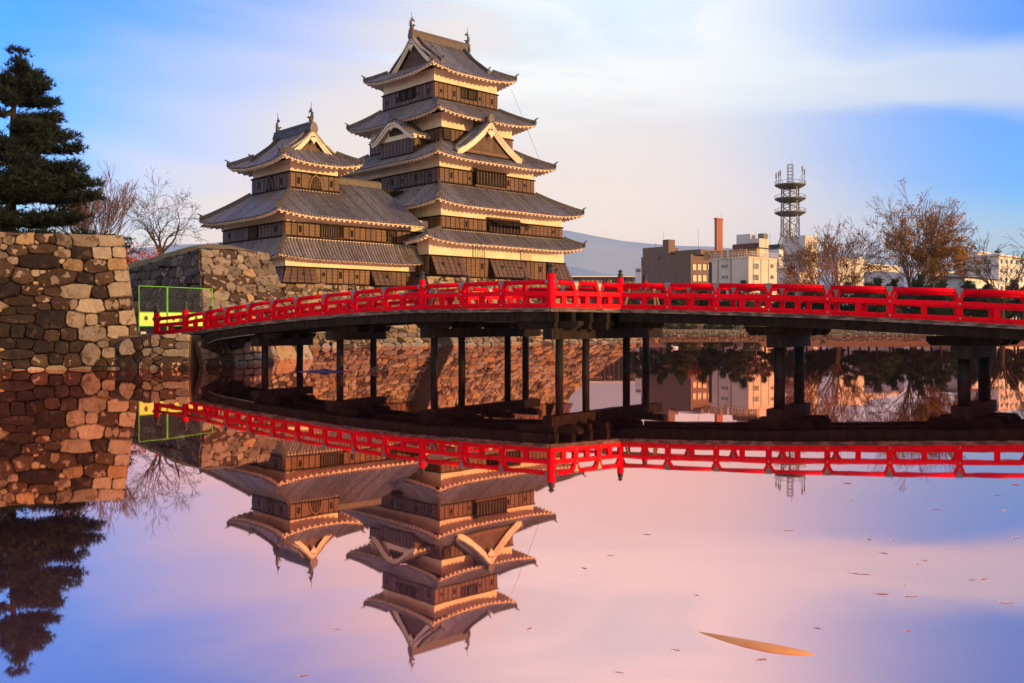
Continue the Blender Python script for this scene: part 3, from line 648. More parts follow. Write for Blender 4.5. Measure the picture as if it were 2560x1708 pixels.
def hip_ridge(th, pts, w=.24, h=.26, horn=True, parent=None, name='hip_ridge'):
    mb = MB(); n = len(pts)
    for i in range(n - 1):
        mb.bar(pts[i], pts[i + 1], w, h, off=h / 2 - .05); mb.bar(pts[i], pts[i + 1], w * .62, .10, off=h + .0)
    o = th.part(name, mb, 'ridge', parent)
    if horn:      # demon-tile at the lower end with a forward-pointing cylinder
        p, q = pts[-1], pts[-2]; d = (p - q); d.z = 0; d.normalize(); s = d.cross(V(0, 0, 1)); mo = MB()
        ring = [(-.17, 0), (-.20, .16), (-.13, .36), (0, .44), (.13, .36), (.20, .16), (.17, 0)]
        mo.prism([p + d * .02 + s * x + V(0, 0, z - .04) for x, z in ring], d * .10)
        mo.tube([p - d * .05 + V(0, 0, .40), p + d * .14 + V(0, 0, .46), p + d * .30 + V(0, 0, .56)], [.05, .055, .06], 6)
        th.part('demon_tile', mo, 'ornament', o)
    return o
def pent_roof(th, inner, zi, o, zo, up=.36, sides=(0, 1, 2, 3), overhang=None, wallrect=None, x_to=None, hips=(0, 1, 2, 3), rib_sides=None):
    """skirt roof between an outer eave rectangle and the wall above; corners swept up.  sides: 0 R(-b) 1 +a 2 +b 3 L(-a)"""
    a0, a1, b0, b1 = inner; A0, A1, B0, B1 = o
    oc = [(A0, B0), (A1, B0), (A1, B1), (A0, B1)]; ic = [(a0, b0), (a1, b0), (a1, b1), (a0, b1)]
    res = []
    for k in sides:
        p, q = Vector(oc[k]), Vector(oc[(k + 1) % 4]); pi, qi = Vector(ic[k]), Vector(ic[(k + 1) % 4]); d = (q - p).normalized(); inn = Vector((-d.y, d.x)); L = (q - p).length
        E = (pi - p).dot(inn); hl, hr = (pi - p).dot(d), (q - qi).dot(d); R0 = min(4.2, L * .45)
        def emax(x, E=E, hl=hl, hr=hr, L=L): return max(0, E * min(1, x / max(hl, .01), (L - x) / max(hr, .01)))
        def zf(x, e, E=E, hl=hl, hr=hr, L=L, R0=R0):
            t = min(1.2, e / E); xl, xr = x - t * hl, L - x - t * hr
            return zo + (zi - zo) * (.78 * t + .22 * t * t) + up * max(0, 1 - t) * max(max(0, 1 - xl / R0) ** 2.2, max(0, 1 - xr / R0) ** 2.2)
        sd = Side(p, q, inn, L, emax, zf); ov = overhang[k % 2] if overhang else E
        x1 = x_to if (k == 0 and x_to) else None
        tile_side(th, sd, (hl, L - hr), overhang=ov, x1=x1); res.append(sd)
        if k in hips:
            hip_ridge(th, [sd.P(hl * t, E * t, .05) for t in (1.0, .75, .5, .25, .02)])
    return res
def gegyo(th, c, n, s, k=1.0, parent=None):
    """white carved pendant at a gable's peak"""
    ring = [(0, .38), (.16, .30), (.14, .12), (.30, .06), (.34, -.10), (.20, -.20), (.10, -.30), (0, -.48), (-.10, -.30), (-.20, -.20), (-.34, -.10), (-.30, .06), (-.14, .12), (-.16, .30)]
    mb = MB().prism([c + s * (x * k) + V(0, 0, z * k) for x, z in ring], n * .10)
    o = th.part('gable_pendant', mb, 'plaster', parent)
    th.part('boss', MB().tube([c + n * .08 + V(0, 0, .20 * k), c + n * .17 + V(0, 0, .20 * k)], .075 * k, 8), 'board_base', parent)
def shachi(th, base, d, k=1.0, parent=None):
    """roof-end dolphin: head down on the ridge facing d inwards, tail swung up, with a lightning rod"""
    s = d.cross(V(0, 0, 1)).normalized(); mb = MB()
    path = [(-.02, .00, .17), (.02, .16, .19), (-.05, .34, .16), (-.10, .52, .12), (-.06, .70, .085), (.04, .84, .05), (.12, .92, .02)]
    mb.tube([base + d * (x * k) + V(0, 0, z * k) for x, z, r in path], [r * k for x, z, r in path], 7)
    mb.prism([base + d * (x * k) + V(0, 0, z * k) + s * .02 * k for x, z in ((-.06, .68), (.02, .78), (.26, .80), (.36, .72), (.30, .92), (.14, 1.0), (.06, 1.16), (-.02, .98), (-.14, .96))], -s * .05 * k)
    for q in (-1, 1): mb.prism([base + d * (x * k) + s * (q * y * k) + V(0, 0, z * k) for x, y, z in ((.10, .12, .24), (.22, .26, .36), (.06, .22, .44), (-.02, .12, .36))], d * .04 * k)
    for z in (.22, .40, .58): mb.prism([base + d * (-(.20 if z < .5 else .16) * k) + V(0, 0, z * k), base + d * (-.34 * k) + V(0, 0, (z + .12) * k), base + d * (-.16 * k) + V(0, 0, (z + .16) * k)], s * .03 * k)
    o = th.part('roof_fish', mb, 'ornament', parent, smooth=True)
    th.part('lightning_rod', MB().tube([base + V(0, 0, .9 * k), base + V(0, 0, 1.55 * k)], .02, 5), 'ornament', o)
def irimoya(th, axis, rect, zo, zr, g, up, r0, r1, wall_inset=.5, lattice='slat', over=1.2, pend=1.0):
    """hip-and-gable roof. axis: 'a' or 'b' = ridge direction; rect outer eaves; g skirt depth at the gable ends; ridge from r0 to r1 along the axis"""
    A0, A1, B0, B1 = rect
    if axis == 'a': corners = [(A0, B0), (A1, B0), (A1, B1), (A0, B1)]; mains = (0, 2)
    else: corners = [(A0, B0), (A1, B0), (A1, B1), (A0, B1)]; mains = (1, 3)
    half = ((B1 - B0) if axis == 'a' else (A1 - A0)) / 2
    def pz(e): t = max(0, e) / half; return zo + (zr - zo) * (.60 * t + .40 * t * t)
    sides = {}
    for k in range(4):
        p, q = Vector(corners[k]), Vector(corners[(k + 1) % 4]); d = (q - p).normalized(); inn = Vector((-d.y, d.x)); L = (q - p).length; R0 = min(4.0, L * .45)
        main = k in mains
        def emax(x, L=L, main=main):
            if main: return half if g <= x <= L - g else max(0, min(x, L - x))
            return max(0, min(g + wall_inset + .1, x, L - x))
        def zf(x, e, L=L, R0=R0):
            f = max(0, 1 - e / (half * .75)); return pz(e) + up * f * max(max(0, 1 - (x - e) / R0) ** 2.2 if x - e < R0 else 0, max(0, 1 - (L - x - e) / R0) ** 2.2 if L - x - e < R0 else 0)
        sd = Side(p, q, inn, L, emax, zf); sides[k] = sd
        if main:
            tile_side(th, sd, white_top=False, overhang=over, x0=0, x1=g - .001); tile_side(th, sd, white_top=False, overhang=over, x0=g, x1=L - g); tile_side(th, sd, white_top=False, overhang=over, x0=L - g + .001, x1=L)
        else: tile_side(th, sd, overhang=over, white_top=True, breaks=(g, L - g))
        # lower hips, and descending ridges beside the verge
        hip_ridge(th, [sd.P(g * t, g * t, .04) for t in (1.0, .7, .4, .02)])
        if main:
            for x in (g + .62, L - g - .62):
                hip_ridge(th, [sd.P(x, half * t, .06) for t in (.97, .75, .55, .38, .27)], w=.22, h=.24, name='descending_ridge')
            for x, sg in ((g, 1), (L - g, -1)):          # verge: a row of round tile ends and the roll above them
                vt = MB(); m = int(half * 1.25 / .26)
                for i in range(m):
                    e = g + .05 + (half - g - .1) * (i + .5) / m; p0 = sd.P(x - sg * .06, e, .05); p1 = sd.P(x + sg * .42, e, .05); vt.tube([p0, p1], .085, 6)
                th.part('verge_tiles', vt, 'tile', stuff=True)
    # gables
    for k in range(4):
        if k in mains: continue
        sd = sides[k]; L = sd.L; n3 = -(AX * sd.i.x + BX * sd.i.y); s3 = AX * sd.d.x + BX * sd.d.y
        def G(x, e_in, z): q = sd.o0 + sd.d * x + sd.i * e_in; return C(q.x, q.y, z)
        es = [g + (half - g) * i / 10 for i in range(11)]
        tri = [G(e, g + wall_inset, pz(e) - .12) for e in es] + [G(L - e, g + wall_inset, pz(e) - .12) for e in reversed(es[:-1])]
        gw = th.part('gable_wall', MB().add(tri, [tuple(range(len(tri)))]), 'window_dark')
        lt = MB(); zb_ = pz(g) - .1
        if lattice == 'slat':
            m = int((L - 2 * g) / .17)
            for i in range(1, m):
                x = g + (L - 2 * g) * i / m; e = min(x, L - x); zt_ = pz(e) - .5
                if zt_ > zb_ + .1: lt.bar(G(x, g + wall_inset - .04, zb_), G(x, g + wall_inset - .04, zt_), .09, .07, up=n3)
        else:
            for sg in (-1, 1):
                m = int((L - 2 * g) / .22) + 14
                for i in range(-14, m):
                    x = g + .22 * i; pts = []
                    for q in range(24):
                        xx = x + sg * q * .15 if sg > 0 else x + 14 * .22 - q * .15; zz = zb_ + q * .13
                        if g < xx < L - g and zz < pz(min(xx, L - xx)) - .55: pts.append(G(xx, g + wall_inset - .03 - .012 * sg, zz))
                    if len(pts) > 1: lt.bar(pts[0], pts[-1], .07, .05, up=n3)
        th.part('gable_lattice', lt, 'lattice', gw, stuff=True)
        lat_b = MB().bar(G(g + .2, g + wall_inset - .05, zb_ + .06), G(L - g - .2, g + wall_inset - .05, zb_ + .06), .12, .2); th.part('gable_sill', lat_b, 'board', gw)
        for sg in (0, 1):                                   # white bargeboards, two mouldings
            for (dep, wd, off) in ((.10, .50, .0), (.17, .20, .0)):
                bb = MB(); fr = [], [], [], []
                for e in es:
                    x = e if sg == 0 else L - e; zt_ = pz(e) - .03; zb2 = zt_ - wd * (.85 + .35 * (half - e) / half)
                    fr[0].append(G(x, g + .18 - dep, zt_)); fr[1].append(G(x, g + .18 - dep, zb2)); fr[2].append(G(x, g + .18, zb2)); fr[3].append(G(x, g + .18, zt_))
                bb.grid([fr[0], fr[1], fr[2], fr[3], fr[0]])
                bb.f.append((0, 11, 22, 33)); 
                th.part('bargeboard', bb, 'plaster', gw)
        gegyo(th, G(half, g + .02, pz(half) - .82 * pend), n3, s3, pend, gw)
        top = MB()                                         # big ridge-end tile over the gable
        pk = G(half, g + .05, zr - .12)
        ring = [(-.30, 0), (-.36, .25), (-.26, .55), (-.12, .72), (.12, .72), (.26, .55), (.36, .25), (.30, 0)]
        top.prism([pk + s3 * x + V(0, 0, z) for x, z in ring], n3 * .16)
        th.part('demon_tile', top, 'ornament')
    # main ridge
    c = (B0 + B1) / 2 if axis == 'a' else (A0 + A1) / 2
    pt = (lambda s, z: C(s, c, z)) if axis == 'a' else (lambda s, z: C(c, s, z))
    rg = MB().bar(pt(r0, zr + .22), pt(r1, zr + .22), .42, .60); rg.bar(pt(r0 - .05, zr + .56), pt(r1 + .05, zr + .56), .54, .10); rg.tube([pt(r0 - .1, zr + .66), pt(r1 + .1, zr + .66)], .11, 8)
    for i in range(4): rg.bar(pt(r0, zr + .03 + .13 * i), pt(r1, zr + .03 + .13 * i), .47, .05)
    ro = th.part('main_ridge', rg, 'ridge')
    dr = AX if axis == 'a' else BX
    shachi(th, pt(r0 + .12, zr + .70), dr, 1.0, ro); shachi(th, pt(r1 - .12, zr + .70), -dr, 1.0, ro)
    return sides

# ---- the main keep -------------------------------------------------
keep = Thing('castle_keep', 'tall five-roofed black and white main keep with red-brown boards, right of the smaller keep', 'castle', C(55.1, 68.4, 3.6))
kc_a, kc_b = 55.07, 68.43
f1 = (47.12, 63.03, 60.01, 76.7); f2 = (48.46, 62.86, 60.12, 76.6); f3 = (49.63, 60.82, 61.76, 75.07); f4 = (50.9, 59.3, 63.05, 73.8); f6 = (51.3, 58.82, 64.58, 72.30)
def ov(r, o): return (r[0] - o, r[1] + o, r[2] - o, r[3] + o)
# first storey
F1 = Face('R', f1[2])
chs = [(F1.at(840 + 858 * .2742), F1.at(840 + 1138 * .2742)), (F1.at(840 + 1392 * .2742), F1.at(840 + 1705 * .2742)), (F1.at(840 + 1925 * .2742), f1[1])]
storey(keep, *f1, 5.5, 7.28, 8.75, holes={'R': [(F1.at(1200), .6, 1), (F1.at(1350), .6, 1)]}, gaps={'R': chs}, srange={'L': (60.0, 63)})
for i, (s0, s1) in enumerate(chs):          # stone-drop bays flaring outwards
    n = max(3, round((s1 - s0) / .5)); so, zt_, zb_ = .75, 7.22, 5.62
    fr = MB(); c0, c1 = s0 - .02, s1 + .02; fl = .35 if i == 2 else .12
    pts = [F1(c0, .02, zb_), F1(c1, .02, zb_), F1(c1 + fl, so, zb_), F1(c0 - .0 + .12, so, zb_), F1(c0, .02, zt_), F1(c1, .02, zt_), F1(c1, .10, zt_), F1(c0, .10, zt_)]
    fr.add(pts, [(0, 1, 2, 3), (4, 7, 6, 5), (3, 2, 6, 7), (1, 5, 6, 2), (0, 3, 7, 4), (0, 4, 5, 1)])
    ch = keep.part('stone_drop_bay', fr, 'board_base')
    for q in range(n):
        def Q(x, t, o): w0 = c0 + .12 + (c1 + fl - c0 - .12) * x; w1 = c0 + (c1 - c0) * x; return F1(w0 + (w1 - w0) * t, so + (.10 - so) * t + o, zb_ + (zt_ - zb_) * t)
        x0_, x1_ = (q + .07) / n, (q + .93) / n
        pm = MB().hexa([Q(x0_, .06, .0), Q(x0_, .06, .04), Q(x1_, .06, .04), Q(x1_, .06, .0), Q(x0_, .95, .0), Q(x0_, .95, .04), Q(x1_, .95, .04), Q(x1_, .95, .0)])
        keep.part('panel', pm, 'chute', ch)
    for xq, tl in ((.28, .3), (.8, .3))[: (1 if i == 2 else 2)]:
        q = F1(c0 + (c1 - c0) * xq + .1, .42, 6.5); keep.inst('loophole', U_HOLE, frame_mtx(q, AX * .2, (-BX * .1), V(0, 0, .36)), ch)
for u0, u1 in ((840 + 1248 * .2742, 840 + 1370 * .2742), (840 + 1685 * .2742, 840 + 1790 * .2742)):   # barred openings in the plaster
    s0, s1 = F1.at(u0), F1.at(u1); w = keep.part('barred_window', MB().add([F1(s0, -.04, 7.35), F1(s1, -.04, 7.35), F1(s1, -.04, 8.45), F1(s0, -.04, 8.45)], [(0, 1, 2, 3)]), 'window_dark')
    for i in range(6): keep.inst('bar', unit_box('plaster', 'bar') if i == 0 else [o for o in w.children][0].data, F1.mtx(s0 + (s1 - s0) * (i + .5) / 6, -.01, 7.9, .15, .12, 1.1), w)
R1 = ov(f1, 1.3); pent_roof(keep, (f2[0], f2[1], f2[2], f2[3]), 9.42, R1, 8.32, up=.42, overhang=(1.3, 1.3))
# second storey
F2 = Face('R', f2[2]); s0, s1 = F2.at(840 + 1385 * .2742), F2.at(840 + 1660 * .2742)
storey(keep, *f2, 9.48, 10.58, 11.75, gaps={'R': [(s0, s1)]}, holes={'R': [(F2.at(1170), .5, 1), (F2.at(1310), .6, 0), (F2.at(1382), .55, 0)]}, srange={'L': (60.1, 64)})
w = lattice_window(keep, F2, s0, s1, 9.55, 10.62, 9, proud=.10)
aw = MB(); aw.hexa([F2(s0 - .1, .10, 10.62), F2(s0 - .1 + .6, 1.0, 10.14), F2(s1 + .7, 1.0, 10.14), F2(s1 + .1, .10, 10.62), F2(s0 - .1, .10, 10.68), F2(s0 + .5, 1.0, 10.2), F2(s1 + .7, 1.0, 10.2), F2(s1 + .1, .10, 10.68)])
keep.part('propped_shutter', aw, 'board_base', w)
for q in range(9): x = q / 9; keep.part('shutter_slat', MB().bar(F2(s0 - .05 + (s1 - s0 + .1) * x, .13, 10.70), F2(s0 + .55 + (s1 - s0 + .1) * x, 1.0, 10.22), .05, .04), 'bar', w)
for x in (s0 + .6, s1 + .55): keep.part('prop', MB().tube([F2(x, .15, 9.75), F2(x, .95, 10.14)], .025, 5), 'bar', w)
keep.part('window_head', MB().hexa([F2(s0 - .15, .0, 10.66), F2(s0 - .15, .16, 10.66), F2(s1 + .12, .16, 10.66), F2(s1 + .12, .0, 10.66), F2(s0 - .15, .0, 10.82), F2(s0 - .15, .2, 10.82), F2(s1 + .12, .2, 10.82), F2(s1 + .12, .0, 10.82)]), 'board', w)
R2 = ov(f2, 1.4); pent_roof(keep, f3, 13.5, R2, 11.42, up=.36, overhang=(1.4, 1.4))
# third storey
F3 = Face('R', f3[2]); L3 = Face('L', f3[0]); s0, s1 = F3.at(840 + 1262 * .2742), F3.at(840 + 1530 * .2742)
l0, l1 = L3.at(840 + 400 * .2742), L3.at(840 + 358 * .2742)
storey(keep, *f3, 13.55, 14.9, 15.95, gaps={'R': [(s0, s1)], 'L': [(l0, l1)]}, holes={'R': [(F3.at(1126), .55, 1), (F3.at(1168), .5, 0), (F3.at(1275), .55, 1), (F3.at(1311), .55, 0)], 'L': [(L3.at(u), .55, i % 2) for i, u in enumerate((1076, 1042, 1010, 978, 917))]})
w = lattice_window(keep, F3, s0, s1, 13.85, 15.05, 10, proud=.22, fr=.12)
keep.part('window_box', MB().hexa([F3(s0 - .06, .0, 13.6), F3(s0 - .06, .24, 13.6), F3(s1 + .06, .24, 13.6), F3(s1 + .06, .0, 13.6), F3(s0 - .06, .0, 13.85), F3(s0 - .06, .24, 13.85), F3(s1 + .06, .24, 13.85), F3(s1 + .06, .0, 13.85)]), 'board', w)
keep.part('window_hood', MB().hexa([F3(s0 - .2, .0, 15.08), F3(s0 - .2, .62, 15.0), F3(s1 + .12, .62, 15.0), F3(s1 + .12, .0, 15.08), F3(s0 - .2, .0, 15.25), F3(s0 - .2, .66, 15.10), F3(s1 + .12, .66, 15.10), F3(s1 + .12, .0, 15.25)]), 'board', w)
lattice_window(keep, L3, l0, l1, 13.9, 14.7, 5, True)
R3 = ov(f3, 1.4); pent_roof(keep, f4, 17.36, R3, 15.64, up=.34, overhang=(1.4, 1.4))
# fourth storey
F4 = Face('R', f4[2]); L4 = Face('L', f4[0]); s0, s1 = F4.at(840 + 978 * .2742), F4.at(840 + 1042 * .2742)
storey(keep, *f4, 17.40, 18.62, 19.95, gaps={'R': [(s0, s1), (53.5, 56.5)]}, srange={'L': (63.05, 73.8)})
lattice_window(keep, F4, s0, s1, 17.65, 18.5, 5, True)
R4 = ov(f4, 1.5); pent_roof(keep, f6, 21.36, R4, 19.58, up=.40, overhang=(1.5, 1.5))
# top storey
F6 = Face('R', f6[2]); L6 = Face('L', f6[0])
wr = [(F6.at(840 + x0 * .2742), F6.at(840 + x1 * .2742)) for x0, x1 in ((1137, 1190), (1206, 1262))]; wl = [(L6.at(840 + x1 * .2742), L6.at(840 + x0 * .2742)) for x0, x1 in ((602, 645), (662, 704))]
storey(keep, *f6, 21.42, 22.94, 24.1, gaps={'R': [(*x, 21.95) for x in wr], 'L': [(*x, 21.95) for x in wl]}, holes={'R': [(F6.at(u), .5, i % 2) for i, u in enumerate((1102, 1134, 1200, 1229))], 'L': [(L6.at(u), .5, i % 2) for i, u in enumerate((1047, 1073, 969, 993))][::1]})
for s0, s1 in wr: lattice_window(keep, F6, s0, s1, 21.98, 22.78, 4)
for s0, s1 in wl: lattice_window(keep, L6, s0, s1, 21.98, 22.78, 4)
R5 = ov(f6, 1.22)
irimoya(keep, 'a', R5, 23.80, 27.72, 1.62, .46, 51.65, 58.55, wall_inset=.45, lattice='slat', over=1.2)
# triangular dormer gable on the third roof, sunlit side
gc, gb, gz0, gzt, gh = 54.72, 61.0, 16.42, 19.30, 3.74
def dz(x): t = 1 - abs(x) / gh; return gz0 + (gzt - gz0) * (.62 * t + .38 * t * t)
dor = MB(); xs_ = [-gh + 2 * gh * i / 24 for i in range(25)]
gw = keep.part('gable_wall', MB().add([C(gc + x, gb + .42, dz(x) - .1) for x in xs_], [tuple(range(25))]), 'window_dark')
sl = MB()
for i in range(1, 44):
    x = -gh * .8 + 1.6 * gh * i / 44
    if dz(x) - .62 > gz0 + .12: sl.bar(C(gc + x, gb + .36, gz0 + .0), C(gc + x, gb + .36, dz(x) - .55), .085, .07, up=-BX)
keep.part('gable_lattice', sl, 'lattice', gw, stuff=True)
keep.part('gable_sill', MB().bar(C(gc - gh * .86, gb + .36, gz0 + .1), C(gc + gh * .86, gb + .36, gz0 + .1), .14, .24), 'board', gw)
for sg in (-1, 1):
    sxs = [sg * gh * 1.0 * i / 10 for i in range(11)]
    for dep, wd in ((.10, .52), (.17, .34), (.24, .16)):
        fr = [[], [], [], []]
        for x in sxs:
            zt_ = dz(x) - .02; z2 = zt_ - wd * (1.0 + .25 * (1 - abs(x) / gh))
            for q, (bb, zz) in enumerate(((gb + .16 - dep, zt_), (gb + .16 - dep, z2), (gb + .16, z2), (gb + .16, zt_))): fr[q].append(C(gc + x, bb, zz))
        m = MB().grid([fr[0], fr[1], fr[2], fr[3], fr[0]]); m.f.append((10, 21, 32, 43)); keep.part('bargeboard', m, 'plaster', gw)
    bed, ribs, vt = MB(), MB(), MB()
    def DP(x, e, up=0.0): return C(gc + sg * x, gb + e, dz(x) + up)
    nd = 11; bed.grid([[DP(gh * 1.04 * t / 8, 3.3 * k / nd) for k in range(nd + 1)] for t in range(9)])
    for k in range(nd + 1):
        e = .12 + 3.0 * k / nd
        rib(ribs, [DP(gh * 1.04 * (1 - t / 6), e, .012) for t in range(7)])
    for k in range(16):
        x = gh * (k + .5) / 16; vt.tube([DP(x, -.08, .05), DP(x, .42, .05)], .085, 6)
    bo = keep.part('dormer_roof', bed, 'tilebed'); keep.part('tile_rows', ribs, 'tile', bo, stuff=True); keep.part('verge_tiles', vt, 'tile', bo, stuff=True)
    keep.part('copper_flashing', MB().bar(DP(gh * .98, .9, .06), DP(.35, .9, .06), .10, .06), 'copper', bo)
gegyo(keep, C(gc, gb - .06, gzt - .95), -BX, AX, 1.15, gw)
keep.part('dormer_ridge', MB().bar(C(gc, gb - .05, gzt + .18), C(gc, gb + 3.2, gzt + .18), .34, .42).tube([C(gc, gb - .1, gzt + .44), C(gc, gb + 3.2, gzt + .44)], .10, 8), 'ridge')
keep.part('demon_tile', MB().prism([C(gc + x, gb + .02, gzt - .1 + z) for x, z in ((-.30, 0), (-.36, .28), (-.24, .62), (-.1, .8), (.1, .8), (.24, .62), (.36, .28), (.30, 0))], -BX * .16), 'ornament')
for sg in (-1, 1): keep.part('demon_tile', MB().prism([C(gc + sg * (gh + .05) + x, gb - .05, gz0 - .12 + z) for x, z in ((-.16, 0), (-.2, .2), (0, .42), (.2, .2), (.16, 0))], BX * .16), 'ornament')
# cusped gable bay on the shaded side
ka, kb0, kb1, kzt = 49.45, 65.1, 70.0, 17.95
bay = keep.part('bay_boarding', cbox(MB(), ka, f4[0] + .2, kb0, kb1, 15.9, kzt), 'board_base')
LB = Face('L', ka); n = 10; w = (kb1 - kb0) / n
for i in range(n): keep.inst('panel', U_PANEL, LB.mtx(kb0 + (i + .5) * w, .012, 17.2, w - .075, .05, 1.25), bay)
RB = Face('R', kb0)
for i in range(3): keep.inst('panel', U_PANEL, RB.mtx(ka + .3 + .5 * i, .012, 17.2, .42, .05, 1.25), bay)
bcm, bw = (kb0 + kb1) / 2, 3.2
def kz(x):   # cusped curve: flat skirts, round crown
    t = abs(x) / bw; return 18.05 + 1.42 * (math.cos(math.pi * min(1, t / .92)) * .5 + .5) ** .85 - .05 * t
xs_ = [-bw + 2 * bw * i / 28 for i in range(29)]
keep.part('bay_plaster', MB().add([C(ka - .02, bcm + x, kz(x) - .1) for x in xs_ if abs(x) < 2.5] + [C(ka - .02, kb1, 17.9), C(ka - .02, kb0, 17.9)], [tuple(range(len([x for x in xs_ if abs(x) < 2.5]) + 2))]), 'plaster', bay)
wv = keep.part('bay_window', MB().add([C(ka - .035, bcm + x, max(18.42, min(kz(x) - .42, 18.95)) if q else 18.32) for q, x in [(1, -1.0), (1, -.5), (1, 0), (1, .5), (1, 1.0), (0, 1.0), (0, -1.0)]], [tuple(range(7))]), 'window_dark')
for i in range(9): x = -.9 + 1.8 * i / 8; keep.inst('bar', U_BAR, frame_mtx(C(ka - .06, bcm + x, 18.62), BX * .09, -AX * .05, V(0, 0, .62)), wv)
for dep, w0, w1 in ((.0, .0, .40), (.10, .0, .16)):
    fr = [[], [], [], []]
    for x in xs_:
        zt_ = kz(x) - w0; z2 = kz(x) - w1 - (.10 * (1 - abs(x) / bw))
        for q, (aa, zz) in enumerate(((48.98 - dep, zt_), (48.98 - dep, z2), (49.2, z2), (49.2, zt_))): fr[q].append(C(aa, bcm + x, zz))
    m = MB().grid([fr[0], fr[1], fr[2], fr[3], fr[0]]); m.f += [(0, 29, 58, 87), (28, 57, 86, 115)]; keep.part('cusped_bargeboard', m, 'plaster', bay)
gegyo(keep, C(48.9, bcm, 18.95), -AX, BX, .62, bay)
bed, ribs = MB(), MB()
bed.grid([[C(48.86 + 2.2 * k / 4, bcm + x * 1.03, kz(x) + .03) for x in xs_] for k in range(5)])
bo = keep.part('bay_roof', bed, 'tilebed')
for i in range(27):
    x = -bw + 2 * bw * (i + .5) / 27; rib(ribs, [C(48.84 + 2.2 * k / 2, bcm + x * 1.03, kz(x) + .045) for k in range(3)])
keep.part('tile_rows', ribs, 'tile', bo, stuff=True)
keep.part('bay_ridge', MB().bar(C(48.8, bcm, kz(0) + .16), C(51, bcm, kz(0) + .16), .3, .3), 'ridge', bo)
keep.part('demon_tile', MB().prism([C(48.85, bcm + x, kz(0) + z) for x, z in ((-.32, -.04), (-.38, .2), (-.2, .5), (0, .62), (.2, .5), (.38, .2), (.32, -.04))], -AX * .14), 'ornament', bo)
sk = MB()          # small eave with rafters on the bay's lit flank
for i in range(4): sk.box(0, 0, 0, 0, 0, 0) if False else sk.hexa([C(49.15 + .5 * i, 64.55, 17.78), C(49.4 + .5 * i, 64.55, 17.78), C(49.4 + .5 * i, 65.1, 17.78), C(49.15 + .5 * i, 65.1, 17.78), C(49.15 + .5 * i, 64.55, 17.93), C(49.4 + .5 * i, 64.55, 17.93), C(49.4 + .5 * i, 65.1, 17.93), C(49.15 + .5 * i, 65.1, 17.93)])
cbox(sk, 49.0, 51, 64.5, 65.1, 17.93, 18.06); keep.part('bay_eave', sk, 'plaster', bay, stuff=True)
# lightning conductor stays
keep.part('stay_wire', MB().tube([C(60.0, 64.0, 23.6), C(62.4, 62.2, 16.2)], .012, 4), 'ornament')

# ---- the smaller keep and the gallery that joins it to the main keep
small = Thing('castle_keep', 'smaller three-roofed keep with a long gallery, left of the main keep', 'castle', C(40, 66.7, 3.6))
g1 = (35.09, 47.6, 61.71, 71.6); g2 = (35.08, 49.2, 61.72, 71.6); g3 = (36.89, 41.28, 64.13, 70.15)
G1 = Face('R', g1[2]); LG1 = Face('L', g1[0])
ch2 = [(g1[0], G1.at(480 + 1115 * .2742)), (G1.at(480 + 1622 * .2742), G1.at(480 + 1815 * .2742))]
storey(small, *g1, 4.62, 5.92, 6.85, gaps={'R': ch2}, holes={'R': [(G1.at(806), .6, 0), (G1.at(850), .6, 1), (G1.at(892), .55, 0), (G1.at(1015), .6, 0)]}, srange={'L': (64.2, 71)})
for i, (s0, s1) in enumerate(ch2):
    so, zt_, zb_ = .62, 5.86, 4.66; n = max(3, round((s1 - s0) / .5)); l0 = .62 if i == 0 else -.1
    ch = small.part('stone_drop_bay', MB().add([G1(s0, .02, zb_), G1(s1, .02, zb_), G1(s1 + .05, so, zb_), G1(s0 - l0, so, zb_), G1(s0, .02, zt_), G1(s1, .02, zt_), G1(s1, .08, zt_), G1(s0 - .02, .08, zt_)], [(0, 1, 2, 3), (4, 7, 6, 5), (3, 2, 6, 7), (1, 5, 6, 2), (0, 3, 7, 4), (0, 4, 5, 1)]), 'board_base')
    for q in range(n):
        def Q(x, t, o): w0 = s0 - l0 + (s1 + .05 - s0 + l0) * x; w1 = s0 + (s1 - s0) * x; return G1(w0 + (w1 - w0) * t, so + (.08 - so) * t + o, zb_ + (zt_ - zb_) * t)
        x0_, x1_ = (q + .07) / n, (q + .93) / n
        small.part('panel', MB().hexa([Q(x0_, .06, .0), Q(x0_, .06, .04), Q(x1_, .06, .04), Q(x1_, .06, .0), Q(x0_, .95, .0), Q(x0_, .95, .04), Q(x1_, .95, .04), Q(x1_, .95, .0)]), 'chute', ch)
    small.inst('loophole', U_HOLE, frame_mtx(G1(s0 + (s1 - s0) * (.55 if i == 0 else .68), .34, 5.35), AX * .2, -BX * .1, V(0, 0, .2 if i == 0 else .36)), ch)
s0, s1, so = g1[2], 64.2, .62
ch = small.part('stone_drop_bay', MB().add([LG1(s0, .02, 4.66), LG1(s1, .02, 4.66), LG1(s1, so, 4.66), LG1(s0 - .62, so, 4.66), LG1(s0, .02, 5.86), LG1(s1, .02, 5.86), LG1(s1, .08, 5.86), LG1(s0 - .02, .08, 5.86)], [(0, 3, 2, 1), (4, 5, 6, 7), (3, 7, 6, 2), (1, 2, 6, 5), (0, 4, 7, 3), (0, 1, 5, 4)]), 'board_base')
for q in range(5):
    def Q(x, t, o): w0 = s0 - .62 + (s1 - s0 + .62) * x; w1 = s0 + (s1 - s0) * x; return LG1(w0 + (w1 - w0) * t, so + (.08 - so) * t + o, 4.66 + 1.2 * t)
    x0_, x1_ = (q + .07) / 5, (q + .93) / 5
    small.part('panel', MB().hexa([Q(x0_, .06, .0), Q(x0_, .06, .04), Q(x1_, .06, .04), Q(x1_, .06, .0), Q(x0_, .95, .0), Q(x0_, .95, .04), Q(x1_, .95, .04), Q(x1_, .95, .0)]), 'chute', ch)
RA1 = (g1[0] - 1.0, 48.6, g1[2] - 1.0, g1[3] + 1.0)
